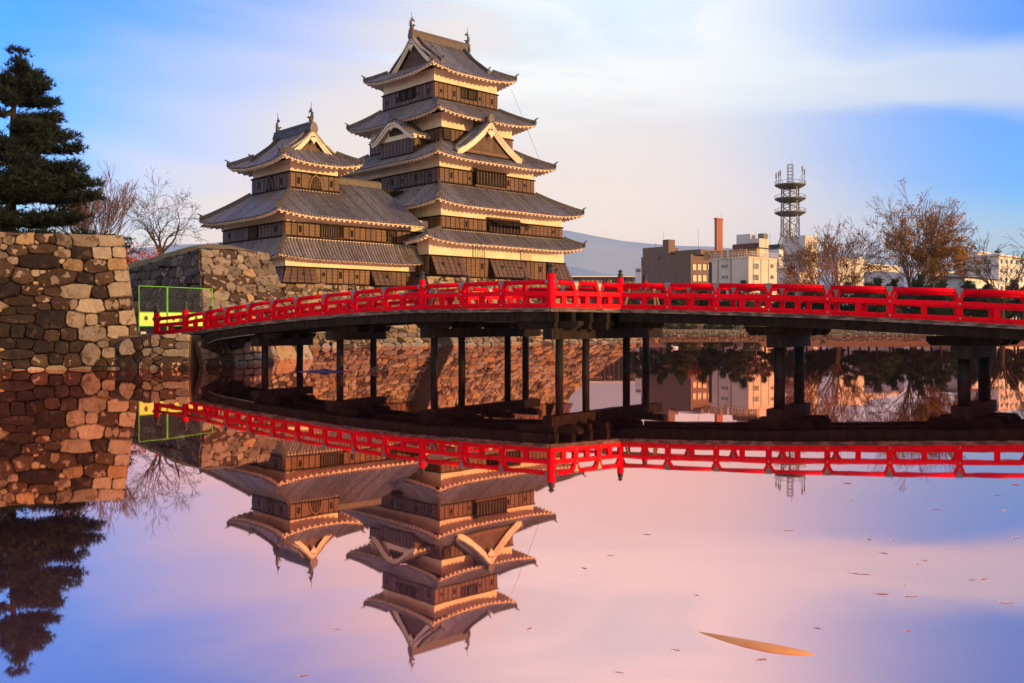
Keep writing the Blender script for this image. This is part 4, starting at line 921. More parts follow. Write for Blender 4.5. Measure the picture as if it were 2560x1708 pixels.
xt1 = on_b(1061, RA1[2]).dot(AX) - RA1[0]
pent_roof(small, (g2[0] + .02, 50, g2[2] + .02, g2[3]), 8.03, RA1, 6.52, up=.24, sides=(0, 3, 2), overhang=(1.0, 1.0), hips=(0, 3), x_to=xt1)
# second storey, shared with the gallery
G2 = Face('R', g2[2]); LG2 = Face('L', g2[0])
wa = (G2.at(480 + 1170 * .2742), G2.at(480 + 1338 * .2742)); wb = (G2.at(480 + 1780 * .2742), G2.at(480 + 1850 * .2742)); wl2 = (LG2.at(480 + 600 * .2742), LG2.at(480 + 525 * .2742))
storey(small, *g2, 8.08, 9.23, 10.2, gaps={'R': [(*wa, 8.3), (*wb, 8.3)], 'L': [(*wl2, 8.3)]}, holes={'R': [(G2.at(744), .55, 1), (G2.at(884), .5, 1)], 'L': [(LG2.at(690), .55, 1), (LG2.at(575), .55, 1)]})
lattice_window(small, G2, *wa, 8.3, 9.1, 8); lattice_window(small, G2, *wb, 8.3, 9.1, 4); lattice_window(small, LG2, *wl2, 8.3, 9.1, 7)
# broad second roof: skirt round the top storey, running on to the right as the gallery roof up to its ridge
RA2 = (g2[0] - 1.3, 52, g2[2] - 1.3, g2[3] + 1.3); z_o, z_i = 9.62, 12.0
E0 = g3[2] - RA2[2]; hl = g3[0] - RA2[0]; E2 = 66.0 - RA2[2]; xg = g3[1] - RA2[0]
def zf0(x, e): t = e / E0; return z_o + (z_i - z_o) * (.84 * t + .16 * t * min(t, 1)) * (1 if t <= 1 else 1) + (.34 * max(0, 1 - t) * max(0, 1 - (x - min(t, 1) * hl) / 4.2) ** 2.2)
xend = on_b(1064, RA2[2]).dot(AX) - RA2[0]
def em0(x): return max(0, min(E0, E0 * x / hl)) if x < xg else (E2 if x < 12.6 else max(.2, E2 * (1 - (x - 12.6) / 2.3) if x < 14.6 else .5))
sdR = Side((RA2[0], RA2[2]), (RA2[1], RA2[2]), (0, 1), RA2[1] - RA2[0], em0, zf0)
tile_side(small, sdR, (hl,), overhang=1.3, x1=xg - .001); tile_side(small, sdR, overhang=1.3, x0=xg, x1=xend, white_top=False)
hip_ridge(small, [sdR.P(hl * t, E0 * t, .05) for t in (1.0, .75, .5, .25, .02)])
EL = g3[0] - RA2[0]; LL = RA2[3] - RA2[2]; h0, h1 = g3[2] - RA2[2], RA2[3] - g3[3]
sdL = Side((RA2[0], RA2[3]), (RA2[0], RA2[2]), (1, 0), LL, lambda x: max(0, EL * min(1, x / h1, (LL - x) / h0)), lambda x, e: z_o + (z_i - z_o) * (.84 * e / EL + .16 * (e / EL) ** 2) + .34 * max(0, 1 - e / EL) * max(max(0, 1 - (x - e / EL * h1) / 4.2) ** 2.2, max(0, 1 - (LL - x - e / EL * h0) / 4.2) ** 2.2))
tile_side(small, sdL, (h1, LL - h0), overhang=1.3)
hip_ridge(small, [sdL.P(h1 * t, EL * t, .05) for t in (1.0, .75, .5, .25, .02)])
zr2 = zf0(xg + 1, E2)
EB = RA2[3] - 66.0; LT = RA2[1] - RA2[0]
sdB = Side((RA2[1], RA2[3]), (RA2[0], RA2[3]), (0, -1), LT, lambda x: EB if LT - x > xg else max(0, min(h1, h1 * (LT - x) / hl)), lambda x, e: z_o + (zr2 - z_o) * e / EB if LT - x > xg else z_o + (z_i - z_o) * e / h1)
tile_side(small, sdB, overhang=1.3, white_top=False, x1=LT - xg - .01); tile_side(small, sdB, overhang=1.3, x0=LT - xg + .01)
rgm = MB(); ra, rb = RA2[0] + xg, RA2[0] + 12.8
rgm.bar(C(ra, 66.0, zr2 + .16), C(rb, 66.0, zr2 + .16), .40, .46); rgm.tube([C(ra, 66.0, zr2 + .44), C(rb, 66.0, zr2 + .44)], .10, 8)
for i in range(3): rgm.bar(C(ra, 66.0, zr2 + .05 + .14 * i), C(rb, 66.0, zr2 + .05 + .14 * i), .45, .05)
small.part('gallery_ridge', rgm, 'ridge')
# top storey with cusped windows
G3 = Face('R', g3[2]); LG3 = Face('L', g3[0])
cr = G3.at(480 + 1126 * .2742); cl = LG3.at(480 + 716 * .2742)
storey(small, *g3, 12.06, 13.4, 14.35, gaps={'R': [(cr - .55, cr + .55)], 'L': [(cl - .6, cl + .6)]}, holes={'R': [(G3.at(745), .5, 1), (G3.at(829), .5, 1)], 'L': [(LG3.at(704), .5, 1), (LG3.at(650), .5, 1)]})
for f, c0 in ((G3, cr), (LG3, cl)):
    prof_ = [(-.52, 0), (-.46, .35), (-.40, .62), (-.26, .84), (-.10, .94), (0, 1.05), (.10, .94), (.26, .84), (.40, .62), (.46, .35), (.52, 0)]
    w = small.part('cusped_window', MB().add([f(c0 + x, .05, 12.2 + z) for x, z in prof_], [tuple(range(11))]), 'window_dark')
    fm = MB()
    for i in range(10): fm.bar(f(c0 + prof_[i][0] * 1.12, .06, 12.2 + prof_[i][1] * 1.06), f(c0 + prof_[i + 1][0] * 1.12, .06, 12.2 + prof_[i + 1][1] * 1.06), .10, .12)
    small.part('frame', fm, 'board', w)
    small.part('surround', MB().add([f(c0 + x, .02, z) for x, z in ((-.95, 12.1), (-.62, 12.1), (-.55, 12.75), (-.35, 13.2), (-.95, 13.35))], [(0, 1, 2, 3, 4)]).add([f(c0 + x, .02, z) for x, z in ((.95, 12.1), (.62, 12.1), (.55, 12.75), (.35, 13.2), (.95, 13.35))], [(0, 1, 2, 3, 4)]), 'board', w)
    for x in (-.30, -.15, 0, .15, .30): small.inst('bar', U_BAR, f.mtx(c0 + x, .075, 12.2 + (.5 if abs(x) < .2 else .42), .045, .04, 1.0 if abs(x) < .2 else .82), w)
    for z in (.18, .36, .54, .72): small.inst('bar', U_BAR, f.mtx(c0, .08, 12.2 + z, .92 if z < .5 else .72, .04, .045), w)
R6 = (g3[0] - 1.35, g3[1] + 1.35, g3[2] - 1.35, g3[3] + 1.45)
irimoya(small, 'b', R6, 13.98, 16.85, 1.55, .42, 64.55, 70.05, wall_inset=.40, lattice='diamond', over=1.35, pend=.85)

# ------------------------------------------------------------------ the red bridge
P0 = V(-14.1, 37.3, 0); P3 = V((1378 - 1280) / F * 28.4, 28.4, 0); P4 = V((1551 - 1280) / F * 29.7, 29.7, 0); P9 = V((2590 - 1280) / F * 25.0, 25.0, 0)
dL = (P3 - P0).normalized(); dR = (P9 - P4).normalized(); dJ = (P4 - P3).normalized()
nL = V(-dL.y, dL.x, 0); nR = V(-dR.y, dR.x, 0); WID = 2.75
def along(p, d, u):
    k = (u - 1280) / F; t = (k * p.y - p.x) / (d.x - k * d.y); return t
def zz(v, d): return CH + (HV - v) / F * d
class Prof:
    def __init__(s, pts): s.p = sorted(pts)
    def __call__(s, t):
        p = s.p
        if t <= p[0][0]: k = 0
        elif t >= p[-1][0]: k = len(p) - 2
        else: k = next(i for i in range(len(p) - 1) if p[i + 1][0] >= t)
        (t0, *a), (t1, *b) = p[k], p[k + 1]; f = (t - t0) / (t1 - t0)
        return [x + (y - x) * f for x, y in zip(a, b)]
rawL = [(392, 793.5, 814, 833), (464, 786.5, 808, 827), (514, 777.4, 799, 820.6), (566, 768.3, 790, 812.4), (623.6, 759, 781.3, 803.5), (683, 750, 774, 797), (743.7, 743, 766.5, 790.4), (813, 735, 758.7, 783.8), (885.4, 727.3, 751.8, 778), (962.7, 719.3, 745.5, 772.8), (1056, 711.5, 740.5, 768.5), (1155.7, 706.5, 737, 765.6), (1256, 702.5, 734.6, 764.4), (1378, 699.5, 733.5, 764)]
rawR = [(1551, 708.5, 737.5, 767), (1669.5, 707.5, 738, 769), (1790.6, 708, 740.4, 772.2), (1922, 709.2, 742.7, 775.6), (2068.5, 712.5, 748, 781.3), (2224, 716.6, 753.6, 789), (2398.6, 721.5, 760.3, 797.3), (2590, 728, 768.5, 808), (2810, 737, 781, 823)]
def prof_of(raw, p, d):
    out = []
    for u, a, b, c in raw:
        t = along(p, d, u); y = (p + d * t).y; out.append((t, zz(a, y) - .07, zz(b, y), zz(c, y)))
    return Prof(out)
ZL, ZR = prof_of(rawL, P0, dL), prof_of(rawR, P4, dR)
bridge = Thing('red_footbridge', 'vermilion-railed zigzag wooden footbridge on dark piles across the moat', 'bridge', V(0, 30, 0))
def P3z(p, z): return V(p.x, p.y, z)
# nodes: (xy, top, mid, bot, kind)   kind g = post with bronze finial, s = plain post
def nodes(p, d, prof, ts, off=V(0, 0, 0)):
    return [(p + d * t + off, *prof(t), k) for t, k in ts]
tL = [(along(P0, dL, u), 'g' if u in (392, 464, 1056, 1378) else 's') for u, *_ in rawL]
tR = [(along(P4, dR, u), 'g' if u == 1551 else 's') for u, *_ in rawR]
tE = tR[-1][0]; zE = ZR(tE); ZR.p.append((tE + 14, *[z - .75 for z in zE])); tR += [(tE + 2.0 * i, 'g' if i == 7 else 's') for i in range(1, 8)]      # on to the near bank, out of frame
zJ0, zJ1 = ZL(tL[-1][0]), ZR(0)
def jog(p, q, n, z0, z1, off=V(0, 0, 0)):
    return [(p.lerp(q, (i + 1) / (n + 1)) + off, *[a + (b - a) * (i + 1) / (n + 1) for a, b in zip(z0, z1)], 's') for i in range(n)]
near_ = nodes(P0, dL, ZL, tL) + jog(P3, P4, 2, zJ0, zJ1) + nodes(P4, dR, ZR, tR)
tP2 = along(P0, dL, 1056)
tf = [(t, k) for t, k in tL if t <= tP2 + .01]
P2f = P0 + dL * tP2 + nL * WID; Pxf = P2f + (P4 - P3); tX = (Pxf - P4 - nR * WID).dot(dR)
far_ = nodes(P0, dL, ZL, tf, nL * WID) + jog(P2f, Pxf, 2, ZL(tP2), ZR(tX))
Pxn = P4 + dR * tX + nR * WID
far_ += [(Pxn, *ZR(tX), 'g')] + [(P4 + dR * (tX + (0 - tX) * q) + nR * WID, *ZR(tX * (1 - q)), 's') for q in (.33, .66)] + nodes(P4, dR, ZR, tR, nR * WID)
fin = [(.085, 0), (.10, .02), (.10, .05), (.085, .055), (.085, .075), (.098, .08), (.098, .11), (.08, .115), (.078, .135), (.09, .14), (.088, .165), (.06, .185), (.045, .20), (.05, .215), (.078, .235), (.085, .255), (.075, .28), (.045, .30), (.018, .315), (.004, .335)]
fin_me = MB().lathe((0, 0, 0), fin, 14).mesh('finial', 'bronze', smooth=True)
bolt_me = MB().lathe((0, 0, 0), [(.001, .026), (.024, .02), (.034, .006), (.034, 0)], 10).mesh('bolt', 'metal', smooth=True)
def rail_run(ns, viewer):
    for i, (p, zt_, zm, zb_, k) in enumerate(ns):
        a = ns[max(i - 1, 0)][0]; b = ns[min(i + 1, len(ns) - 1)][0]; d = (b - a); d.z = 0; d.normalize(); n = V(d.y, -d.x, 0)
        if n.dot(-p) < 0: n = -n                       # towards the viewer
        if not viewer: pass
        if k == 'g':
            big = (p - P3).length < .1; r = .135 if big else (.118 if p.y > 36 else .105); top = zt_ + (.27 if big else .24)
            po = bridge.part('finial_post', MB().lathe((p.x, p.y, 0), [(r, zb_ - (.12 if p.y < 36 else .06)), (r, top - .05), (r * .93, top - .015), (r * .72, top)], 16), 'red', smooth=False)
            f = link('finial', fin_me, po); sc = 1.12 if big else (1.18 if p.y > 36 else .92); f.matrix_local = Matrix.Translation(V(p.x, p.y, top - .01) - bridge.loc) @ Matrix.Diagonal((sc, sc, sc * .92, 1))
            bridge.part('socket_plate', MB().tube([P3z(p, zt_) - d * (r + .05), P3z(p, zt_) + d * (r + .05)], .084, 10), 'metal', po)
        else:
            po = bridge.part('post', MB().box(-.07, .07, -.07, .07, 0, 1) if False else MB().bar(P3z(p, zb_ - .06), P3z(p, zt_ - .02), .16, .15, up=n), 'red')
            cap = MB(); c = P3z(p, zt_)
            cap.tube([c - d * .085, c + d * .085], .082, 12)
            for sg in (1,): cap.prism([c + n * .080 + d * x + V(0, 0, z) for x, z in ((-.085, -.01), (.085, -.01), (.03, -.10), (.022, -.19), (-.022, -.19), (-.03, -.10))], n * .012)
            bridge.part('metal_cap', cap, 'metal', po)
            for z in (zm, zb_):
                m = frame_mtx(P3z(p, z) + n * .10, d, V(0, 0, 1), n); bridge.inst('bolt', bolt_me, m, po)
    for i in range(len(ns) - 1):
        p, zt0, zm0, zb0, k0 = ns[i]; q, zt1, zm1, zb1, k1 = ns[i + 1]
        if (q - p).length < .05: continue
        d = (q - p).normalized(); n = V(d.y, -d.x, 0); n = n if n.dot(-p) > 0 else -n
        bridge.part('handrail', MB().tube([P3z(p, zt0), P3z(p.lerp(q, .5), (zt0 + zt1) / 2), P3z(q, zt1)], .070, 14), 'red', smooth=True)
        # curved shoulder where the handrail meets its posts
        for c, z, sg in ((p, zt0, 1), (q, zt1, -1)): sh = MB().prism([P3z(c, z) - n * .055 + d * (sg * x) + V(0, 0, zz_) for x, zz_ in ((.06, -.03), (.24, -.03), (.17, -.065), (.13, -.11), (.10, -.19), (.06, -.19))], n * .11); bridge.part('shoulder', sh, 'red')
        bridge.part('middle_rail', MB().bar(P3z(p, zm0) + n * .03, P3z(q, zm1) + n * .03, .12, .135), 'red')
        bridge.part('bottom_rail', MB().bar(P3z(p, zb0) + n * .03, P3z(q, zb1) + n * .03, .125, .145), 'red')
        L = (q - p).length; m = 1 if L < 3.2 else 2
        for j in range(m):
            f = (j + 1) / (m + 1); c = p.lerp(q, f); bridge.part('short_strut', MB().bar(P3z(c, zb0 + (zb1 - zb0) * f), P3z(c, zm0 + (zm1 - zm0) * f), .15, .12, up=n), 'red')
rail_run(near_, True); rail_run(far_, False)
# deck: strips of boards, weathered edge beams, girders
def strip(p, d, n, prof, t0, t1, k=14, w=WID):
    ts = [t0 + (t1 - t0) * i / k for i in range(k + 1)]; zs = [prof(t)[2] - .085 for t in ts]
    dk = MB()
    for i in range(k):
        a, b = p + d * ts[i], p + d * ts[i + 1]
        dk.hexa([P3z(a - n * .12, zs[i] - .10), P3z(b - n * .12, zs[i + 1] - .10), P3z(b + n * (w + .12), zs[i + 1] - .10), P3z(a + n * (w + .12), zs[i] - .10), P3z(a - n * .12, zs[i]), P3z(b - n * .12, zs[i + 1]), P3z(b + n * (w + .12), zs[i + 1]), P3z(a + n * (w + .12), zs[i])])
    bridge.part('deck', dk, 'beam')
    for o in (-.16, w + .16):
        e = MB()
        for i in range(k): e.bar(P3z(p + d * ts[i] + n * o, zs[i] - .045), P3z(p + d * ts[i + 1] + n * o, zs[i + 1] - .045), .09, .115)
        bridge.part('deck_edge', e, 'deckedge')
    for o in (.0, w / 2, w):
        e = MB()
        for i in range(k): e.bar(P3z(p + d * ts[i] + n * o, zs[i] - .245), P3z(p + d * ts[i + 1] + n * o, zs[i + 1] - .245), .22, .29)
        bridge.part('girder', e, 'beam')
strip(P0, dL, nL, ZL, tL[1][0], tP2); strip(P4, dR, nR, ZR, 0, tR[-1][0])
zc = (ZL(tP2)[2] + zJ0[2] + zJ1[2]) / 3 - .085; zP2, zP3, zP4 = ZL(tP2)[2] - .085, zJ0[2] - .085, zJ1[2] - .085
P2n = P0 + dL * tP2
hexp = [P3z(P2n - nL * .12, zP2), P3z(P3 - nL * .12 , zP3), P3z(P4 - nR * .12, zP4), P3z(P4 + nR * (WID + .12), zP4), P3z(Pxf + nR * .12, zP4), P3z(P2f + nL * .12, zP2)]
bridge.part('deck', MB().prism([v - V(0, 0, .10) for v in hexp], V(0, 0, .10)), 'beam')
for p, q in ((hexp[0], hexp[1]), (hexp[1], hexp[2]), (hexp[3], hexp[4]), (hexp[4], hexp[5])):
    d = (q - p).normalized(); n = V(d.y, -d.x, 0); n = n if n.dot(p - V(1.3, 31.5, 0)) > 0 else -n
    bridge.part('deck_edge', MB().bar(p + n * .04 - V(0, 0, .045), q + n * .04 - V(0, 0, .045), .09, .115), 'deckedge')
for f in (0, .5, 1.0): bridge.part('girder', MB().bar(P3z(P2n + nL * (WID * f), zP2 - .245), P3z(P3 + (P4 + nR * WID - P3) * f * .98, zP3 - .245), .22, .29), 'beam')
for f in (.03, .27, .52, .77): c = P3.lerp(P4, f); bridge.part('girder_end', MB().bar(P3z(c + dL * .12, zP3 - .26), P3z(c - dL * 1.3, zP3 - .26), .26, .31), 'beam'); bridge.part('girder_end', MB().bar(P3z(c + dL * .04 + dJ * .05, zP3 - .53), P3z(c - dL * 1.2 + dJ * .05, zP3 - .53), .24, .22), 'beam')
# bents: piles, cap beam, corbels
def bent(piles, zt_, d, corb=.95, n_c=3, ext=(.55, .55), ch=.20, bh=.28, pr_=.125):
    a, b = piles[0], piles[-1]; e = (b - a).normalized()
    bo = bridge.part('cap_beam', MB().bar(P3z(a - e * ext[0], zt_ - ch - bh / 2), P3z(b + e * ext[1], zt_ - ch - bh / 2), .34 + (pr_ - .125) * 3, bh), 'beam')
    for i in range(n_c):
        c = a.lerp(b, i / max(1, n_c - 1)); z = zt_ - ch / 2; m = MB()
        prof_ = [(-corb, ch / 2), (-corb, 0), (-corb + .12, -ch / 2), (corb - .12, -ch / 2), (corb, 0), (corb, ch / 2)]
        m.prism([P3z(c + d * x - e * .13, z + y) for x, y in prof_], e * .26); bridge.part('corbel', m, 'beam', bo)
    for p in piles:
        r = pr_ * rnd.uniform(.95, 1.06); ln = V(rnd.uniform(-.03, .03), 0, 0)
        bridge.part('pile', MB().tube([P3z(p + ln, -1.6), P3z(p + ln * .6, 0), P3z(p, zt_ - ch - bh + .02)], [r * 1.05, r, r * .97], 14), 'pile', smooth=True)
def dk(prof, t): return prof(t)[2] - .085 - .39
for u in (648, 836):
    t = along(P0, dL, u) ; p = P0 + dL * t; bent([p + nL * .30, p + nL * 2.15], dk(ZL, t), dL, .7, 3)
for q in (4.6, 9.2): p = P4 + dR * (tE + q - 1.2); bent([p + nR * .55, p + nR * 2.4], dk(ZR, tE + q - 1.2), dR, .95, 3, (.5, .5), .27, .36, .165)
for u in (1945, 2408):
    t = along(P4, dR, u)
    bent([V((u + 3 - 1280) / F * dd_, dd_, 0) for u, dd_ in ((u, 28.35 if u < 2000 else 26.3), (u + 50, 30.1 if u < 2000 else 28.0))], dk(ZR, t), dR, .95, 3, (.50, .5), .27, .36, .165)
def gp(u, d): return V((u - 1280) / F * d, d, 0)
bent([gp(1086, 30.9), gp(1154, 32.2), gp(1269, 34.0), gp(1314, 34.8)], zP2 - .39, dL, .6, 4, (.5, .7), .22, .30)
bent([gp(1399, 28.75), gp(1465, 29.9), gp(1566, 31.9), gp(1615, 32.7)], zP3 - .39, dR, .7, 4, (.62, .85), .22, .33)
# service conduit sagging under the left end
cd = MB(); pts = []
for i in range(15):
    f = i / 14; t = tL[1][0] + .2 + f * 3.6; z = ZL(t)[2] - .45 - .12 * math.sin(math.pi * min(1, f * 2.2)) * (1 if f < .45 else 0) - .06; pts.append(P3z(P0 + dL * t - nL * .14, z))
bridge.part('conduit', cd.tube(pts, .022, 6), 'metal')

# ------------------------------------------------------------------ wooden trestles standing on the bridge
def trestle(label, c, d, z):
    n = V(-d.y, d.x, 0); t = Thing('wooden_trestle', label, 'barricade', P3z(c, z), 'trestles on the bridge')
    t.part('top_plank', MB().bar(P3z(c - d * .62, z + .58), P3z(c + d * .62, z + .58), .05, .13), 'rawwood')
    t.part('lower_plank', MB().bar(P3z(c - d * .5 - n * .19, z + .14), P3z(c + d * .5 - n * .19, z + .14), .04, .08), 'rawwood')
    for s in (-1, 1):
        for q in (-1, 1): t.part('leg', MB().bar(P3z(c + d * (s * .42) + n * (q * .02), z + .68), P3z(c + d * (s * .54) + n * (q * .26), z), .07, .055), 'rawwood')
trestle('bare wood trestle on the bridge, behind the rail left of the tallest red post', gp(1116, 32.0) + V(0, 0, 0), dL, zP2)
trestle('bare wood trestle on the bridge, behind the rail right of the tallest red post', gp(1604, 30.9), dR, zP4)

# ------------------------------------------------------------------ green site fence on the landing
M['fgreen'] = pmat('green_painted_steel', (.16, .52, .02), (.13, .44, .02), rough=.4)
M['sheet'] = pmat('lime_fabric_sheet', (.62, .80, .16), (.56, .74, .14), rough=.6, scale=1.5)
M['print'] = pmat('printed_tree', (.06, .09, .045), rough=.7)
M['mesh'] = pmat('galvanised_mesh', (.20, .24, .19), rough=.5, metal=.4)
M['block'] = pmat('pale_concrete_block', (.55, .50, .40), (.45, .40, .32), rough=.9)
fp_ = [gp(346.5, 38.5), gp(418, 39.6), gp(532, 41.9)]
def fence_panel(label, p, q, ntree, fz=0.0):
    p, q = p.lerp(q, .01), q.lerp(p, .01); d = (q - p).normalized(); n = V(d.y, -d.x, 0); n = n if n.y < 0 else -n; L = (q - p).length; z0 = 1.22
    t = Thing('site_fence_panel', label, 'fence', P3z(p.lerp(q, .5), z0), 'green fence panels at the landing')
    for s in (p, q): t.part('post', MB().tube([P3z(s, z0 + .04), P3z(s, 3.20)], .021, 8), 'fgreen')
    for z in (3.19, 2.12, 1.54): t.part('rail', MB().tube([P3z(p, z), P3z(q, z)], .017, 8), 'fgreen')
    sh = t.part('fabric_sheet', MB().add([P3z(p + d * .03, 1.56), P3z(q - d * .03, 1.56), P3z(q - d * .03, 2.10), P3z(p + d * .03, 2.10)], [(0, 1, 2, 3)]), 'sheet')
    for i in range(ntree):      # round-crowned tree motif
        c = p + d * (L * (i + .5) / ntree) + n * .006; m = MB(); k = .15
        crown = [(-.5, 0), (-.62, .35), (-.5, .75), (-.25, 1.05), (0, 1.25), (.25, 1.05), (.5, .75), (.62, .35), (.5, 0), (.2, -.12), (.05, -.1), (.06, -.5), (-.06, -.5), (-.05, -.1), (-.2, -.12)]
        m.add([P3z(c + d * (x * k), 1.80 + z * k) for x, z in crown], [tuple(range(15))]); t.part('tree_print', m, 'print', sh)
    ms = MB(); st = .085; z1, z2 = 2.13, 3.18; h = z2 - z1
    i = -int(h / st)
    while i * st < L:
        for sg in (1, -1):
            x0, x1 = i * st, i * st + h; a, b = max(0, x0), min(L, x1)
            if b > a:
                za, zb2 = z1 + (a - x0), z1 + (b - x0)
                if sg < 0: za, zb2 = z2 - (a - x0), z2 - (b - x0)
                ms.tube([P3z(p + d * a, za), P3z(p + d * b, zb2)], .0032, 3, False)
        i += 1
    t.part('chain_link', ms, 'mesh', stuff=True)
    for s in (p + d * .06, q - d * .06): t.part('foot_block', MB().bar(P3z(s - n * .22, z0 + .05), P3z(s + n * .22, z0 + .05), .24, .10), 'block')
fence_panel('green wire fence panel with lime tree-print sheet, beside the tall left wall', fp_[0], fp_[1], 2)
fence_panel('wider green wire fence panel with lime tree-print sheet, behind the bridge end posts', fp_[1], fp_[2], 4)
M['bag'] = pmat('white_sandbag', (.70, .70, .72), rough=.8)
c = gp(448, 38.6); sb = MB(); sb.lathe((c.x, c.y, 1.2), [(.05, 0), (.22, .02), (.25, .07), (.18, .12), (.04, .135)], 12, 1.3, .8); single('sandbag', sb, 'bag', 'white sandbag on the landing behind the first red rail', 'sandbag', (c.x, c.y, 1.2), smooth=True)

# ------------------------------------------------------------------ town on the far shore
M['brownclad'] = pmat('brown_metal_cladding', (.17, .098, .066), (.14, .082, .056), scale=.15, rough=.5)
M['brick'] = pmat('red_brown_cladding', (.36, .115, .055), (.31, .10, .05), scale=.2, rough=.6)
M['maroon'] = pmat('maroon_sheet', (.16, .035, .028), (.12, .03, .025), scale=.3, rough=.6)
M['cream'] = pmat('cream_render', (.66, .60, .50), (.56, .50, .41), scale=.25, rough=.8, third=(.45, .36, .27), tscale=.5, tlo=.62, thi=.8)
M['white'] = pmat('white_render', (.74, .73, .71), (.66, .65, .63), scale=.2, rough=.8)
M['palegrey'] = pmat('pale_grey_panel', (.56, .57, .56), (.50, .51, .50), scale=.2, rough=.7)
M['darkslab'] = pmat('dark_slate', (.045, .045, .055), rough=.6)
M['steel'] = pmat('galvanised_steel', (.19, .175, .165), (.14, .13, .125), scale=1, rough=.5, metal=.3)
M['pane'] = pmat('window_glass', (.10, .12, .12), (.16, .18, .17), scale=.8, rough=.12, spec=.6)
M['blind'] = pmat('pale_window_blind', (.72, .60, .42), (.62, .52, .38), scale=.4, rough=.7)
M['timberdark'] = pmat('dark_timber_front', (.07, .06, .06), (.05, .045, .045), rough=.7)
M['amber'] = pmat('amber_facing', (.48, .25, .08), (.36, .19, .07), scale=.4, rough=.6)
class Blk:
    def __init__(s, th, uc, d, ul, ur, vt, mat, name='wall', zb=1.9, vb=None):
        s.th = th; p = ray(uc) * d; s.a0, s.b0 = p.dot(AX), p.dot(BX); s.zt = zz(vt, d); s.zb = zb if vb is None else zz(vb, d)
        s.a1 = on_b(ur, s.b0).dot(AX); s.b1 = on_a(ul, s.a0).dot(BX); s.R, s.L = Face('R', s.b0), Face('L', s.a0)
        s.o = th.part(name, cbox(MB(), s.a0, s.a1, s.b0, s.b1, s.zb, s.zt), mat)
    def win(s, f, u0, v0, u1, v1, pane='pane', frame='white', mull=0, name='window', fr=.12):
        f = s.R if f == 'R' else s.L
        s0, s1 = f.at(u0), f.at(u1); s0, s1 = min(s0, s1), max(s0, s1); dd = f((s0 + s1) / 2, 0, 0).y; z0, z1 = zz(v1, dd), zz(v0, dd)
        m = MB(); m.hexa([f(s0 - fr, 0, z0 - fr), f(s0 - fr, .07, z0 - fr), f(s1 + fr, .07, z0 - fr), f(s1 + fr, 0, z0 - fr), f(s0 - fr, 0, z1 + fr), f(s0 - fr, .07, z1 + fr), f(s1 + fr, .07, z1 + fr), f(s1 + fr, 0, z1 + fr)])
        w = s.th.part(name, m, frame)
        n = mull + 1
        for i in range(n):
            x0, x1 = s0 + (s1 - s0) * i / n + (.04 if i else 0), s0 + (s1 - s0) * (i + 1) / n - (.04 if i < n - 1 else 0)
            s.th.part('pane', MB().add([f(x0, .09, z0), f(x1, .09, z0), f(x1, .09, z1), f(x0, .09, z1)], [(0, 1, 2, 3)]), pane, w)
    def parapet(s, h, mat, t=.25):
        m = MB()
        for q in ((s.a0 - .1, s.a1 + .1, s.b0 - .1, s.b0 + t), (s.a0 - .1, s.a0 + t, s.b0 + t, s.b1 + .1)): cbox(m, *q, s.zt - .02, s.zt + h)
        s.th.part('parapet', m, mat, s.o)
def mast(th, u, v0, v1, d, r=.05, parent=None, mat='steel'): p = ray(u) * d; th.part('roof_mast', MB().tube([P3z(p, zz(v0, d)), P3z(p, zz(v1, d))], [r, r * .5], 5), mat, parent)
Q4 = lambda x, y: (1560 + x * .2168, 400 + y * .2168)
Q5 = lambda x, y: (1960 + x * .2553, 460 + y * .2553)
def base_of(uc, d): p = ray(uc) * d; return V(p.x, p.y, 1.9)
# brown hall
t = Thing('brown_hall', 'windowless dark brown clad hall with a stub tower and a sunlit windowed end', 'building', base_of(1727, 215))
b = Blk(t, 1727, 215, 1603, 1788, 634.8, 'brownclad')
for y0, y1, xs_ in ((1203, 1272, (790, 848, 907, 965)), (1330, 1400, (793, 850, 908))):
    for x in xs_: b.win('R', *Q4(x, y0), *Q4(x + (39 if x < 960 else 14), y1), 'blind', 'darkslab')
for s in range(9): x = b.b0 + (b.b1 - b.b0) * (s + .5) / 9; t.part('cladding_joint', MB().add([b.L(x - .03, .012, 3), b.L(x + .03, .012, 3), b.L(x + .03, .012, b.zt), b.L(x - .03, .012, b.zt)], [(0, 1, 2, 3)]), 'darkslab', b.o)
k2 = t.part('upper_wall', cbox(MB(), b.a0 + .5, b.a0 + 6, b.b1 - 6.5, b.b1 - .05, b.zt - .1, zz(619, 224)), 'brownclad')
p = on_a(1667, b.a0 + .3); t.part('stub_tower', cbox(MB(), b.a0 + .3, b.a0 + 2.8, p.dot(BX) - .5, p.dot(BX) + 1.2, b.zt - .1, zz(599, p.y)), 'brownclad')
p = on_a(1752, b.a0 + 1.6); t.part('penthouse', cbox(MB(), b.a0 + 1.6, b.a1 - .6, p.dot(BX), p.dot(BX) + 7.5, b.zt - .1, zz(623, p.y)), 'brownclad')
t.part('vent_hood', MB().bar(b.L(b.L.at(1645), .25, zz(644, 222)), b.L(b.L.at(1649), .25, zz(644, 222)), .6, .5), 'steel', b.o)
mast(t, 1658, 597, 577, 220); mast(t, 1746, 630, 571, 220); mast(t, 1639, 620, 605, 224)
# white block beside it
t = Thing('pale_annex', 'small pale block with one strip window, at the left end of the brown hall', 'building', base_of(1602, 250))
b = Blk(t, 1602.5, 250, 1588, 1612, 669, 'white'); b.win('L', 1591.5, 674, 1601, 679, 'pane', 'darkslab')
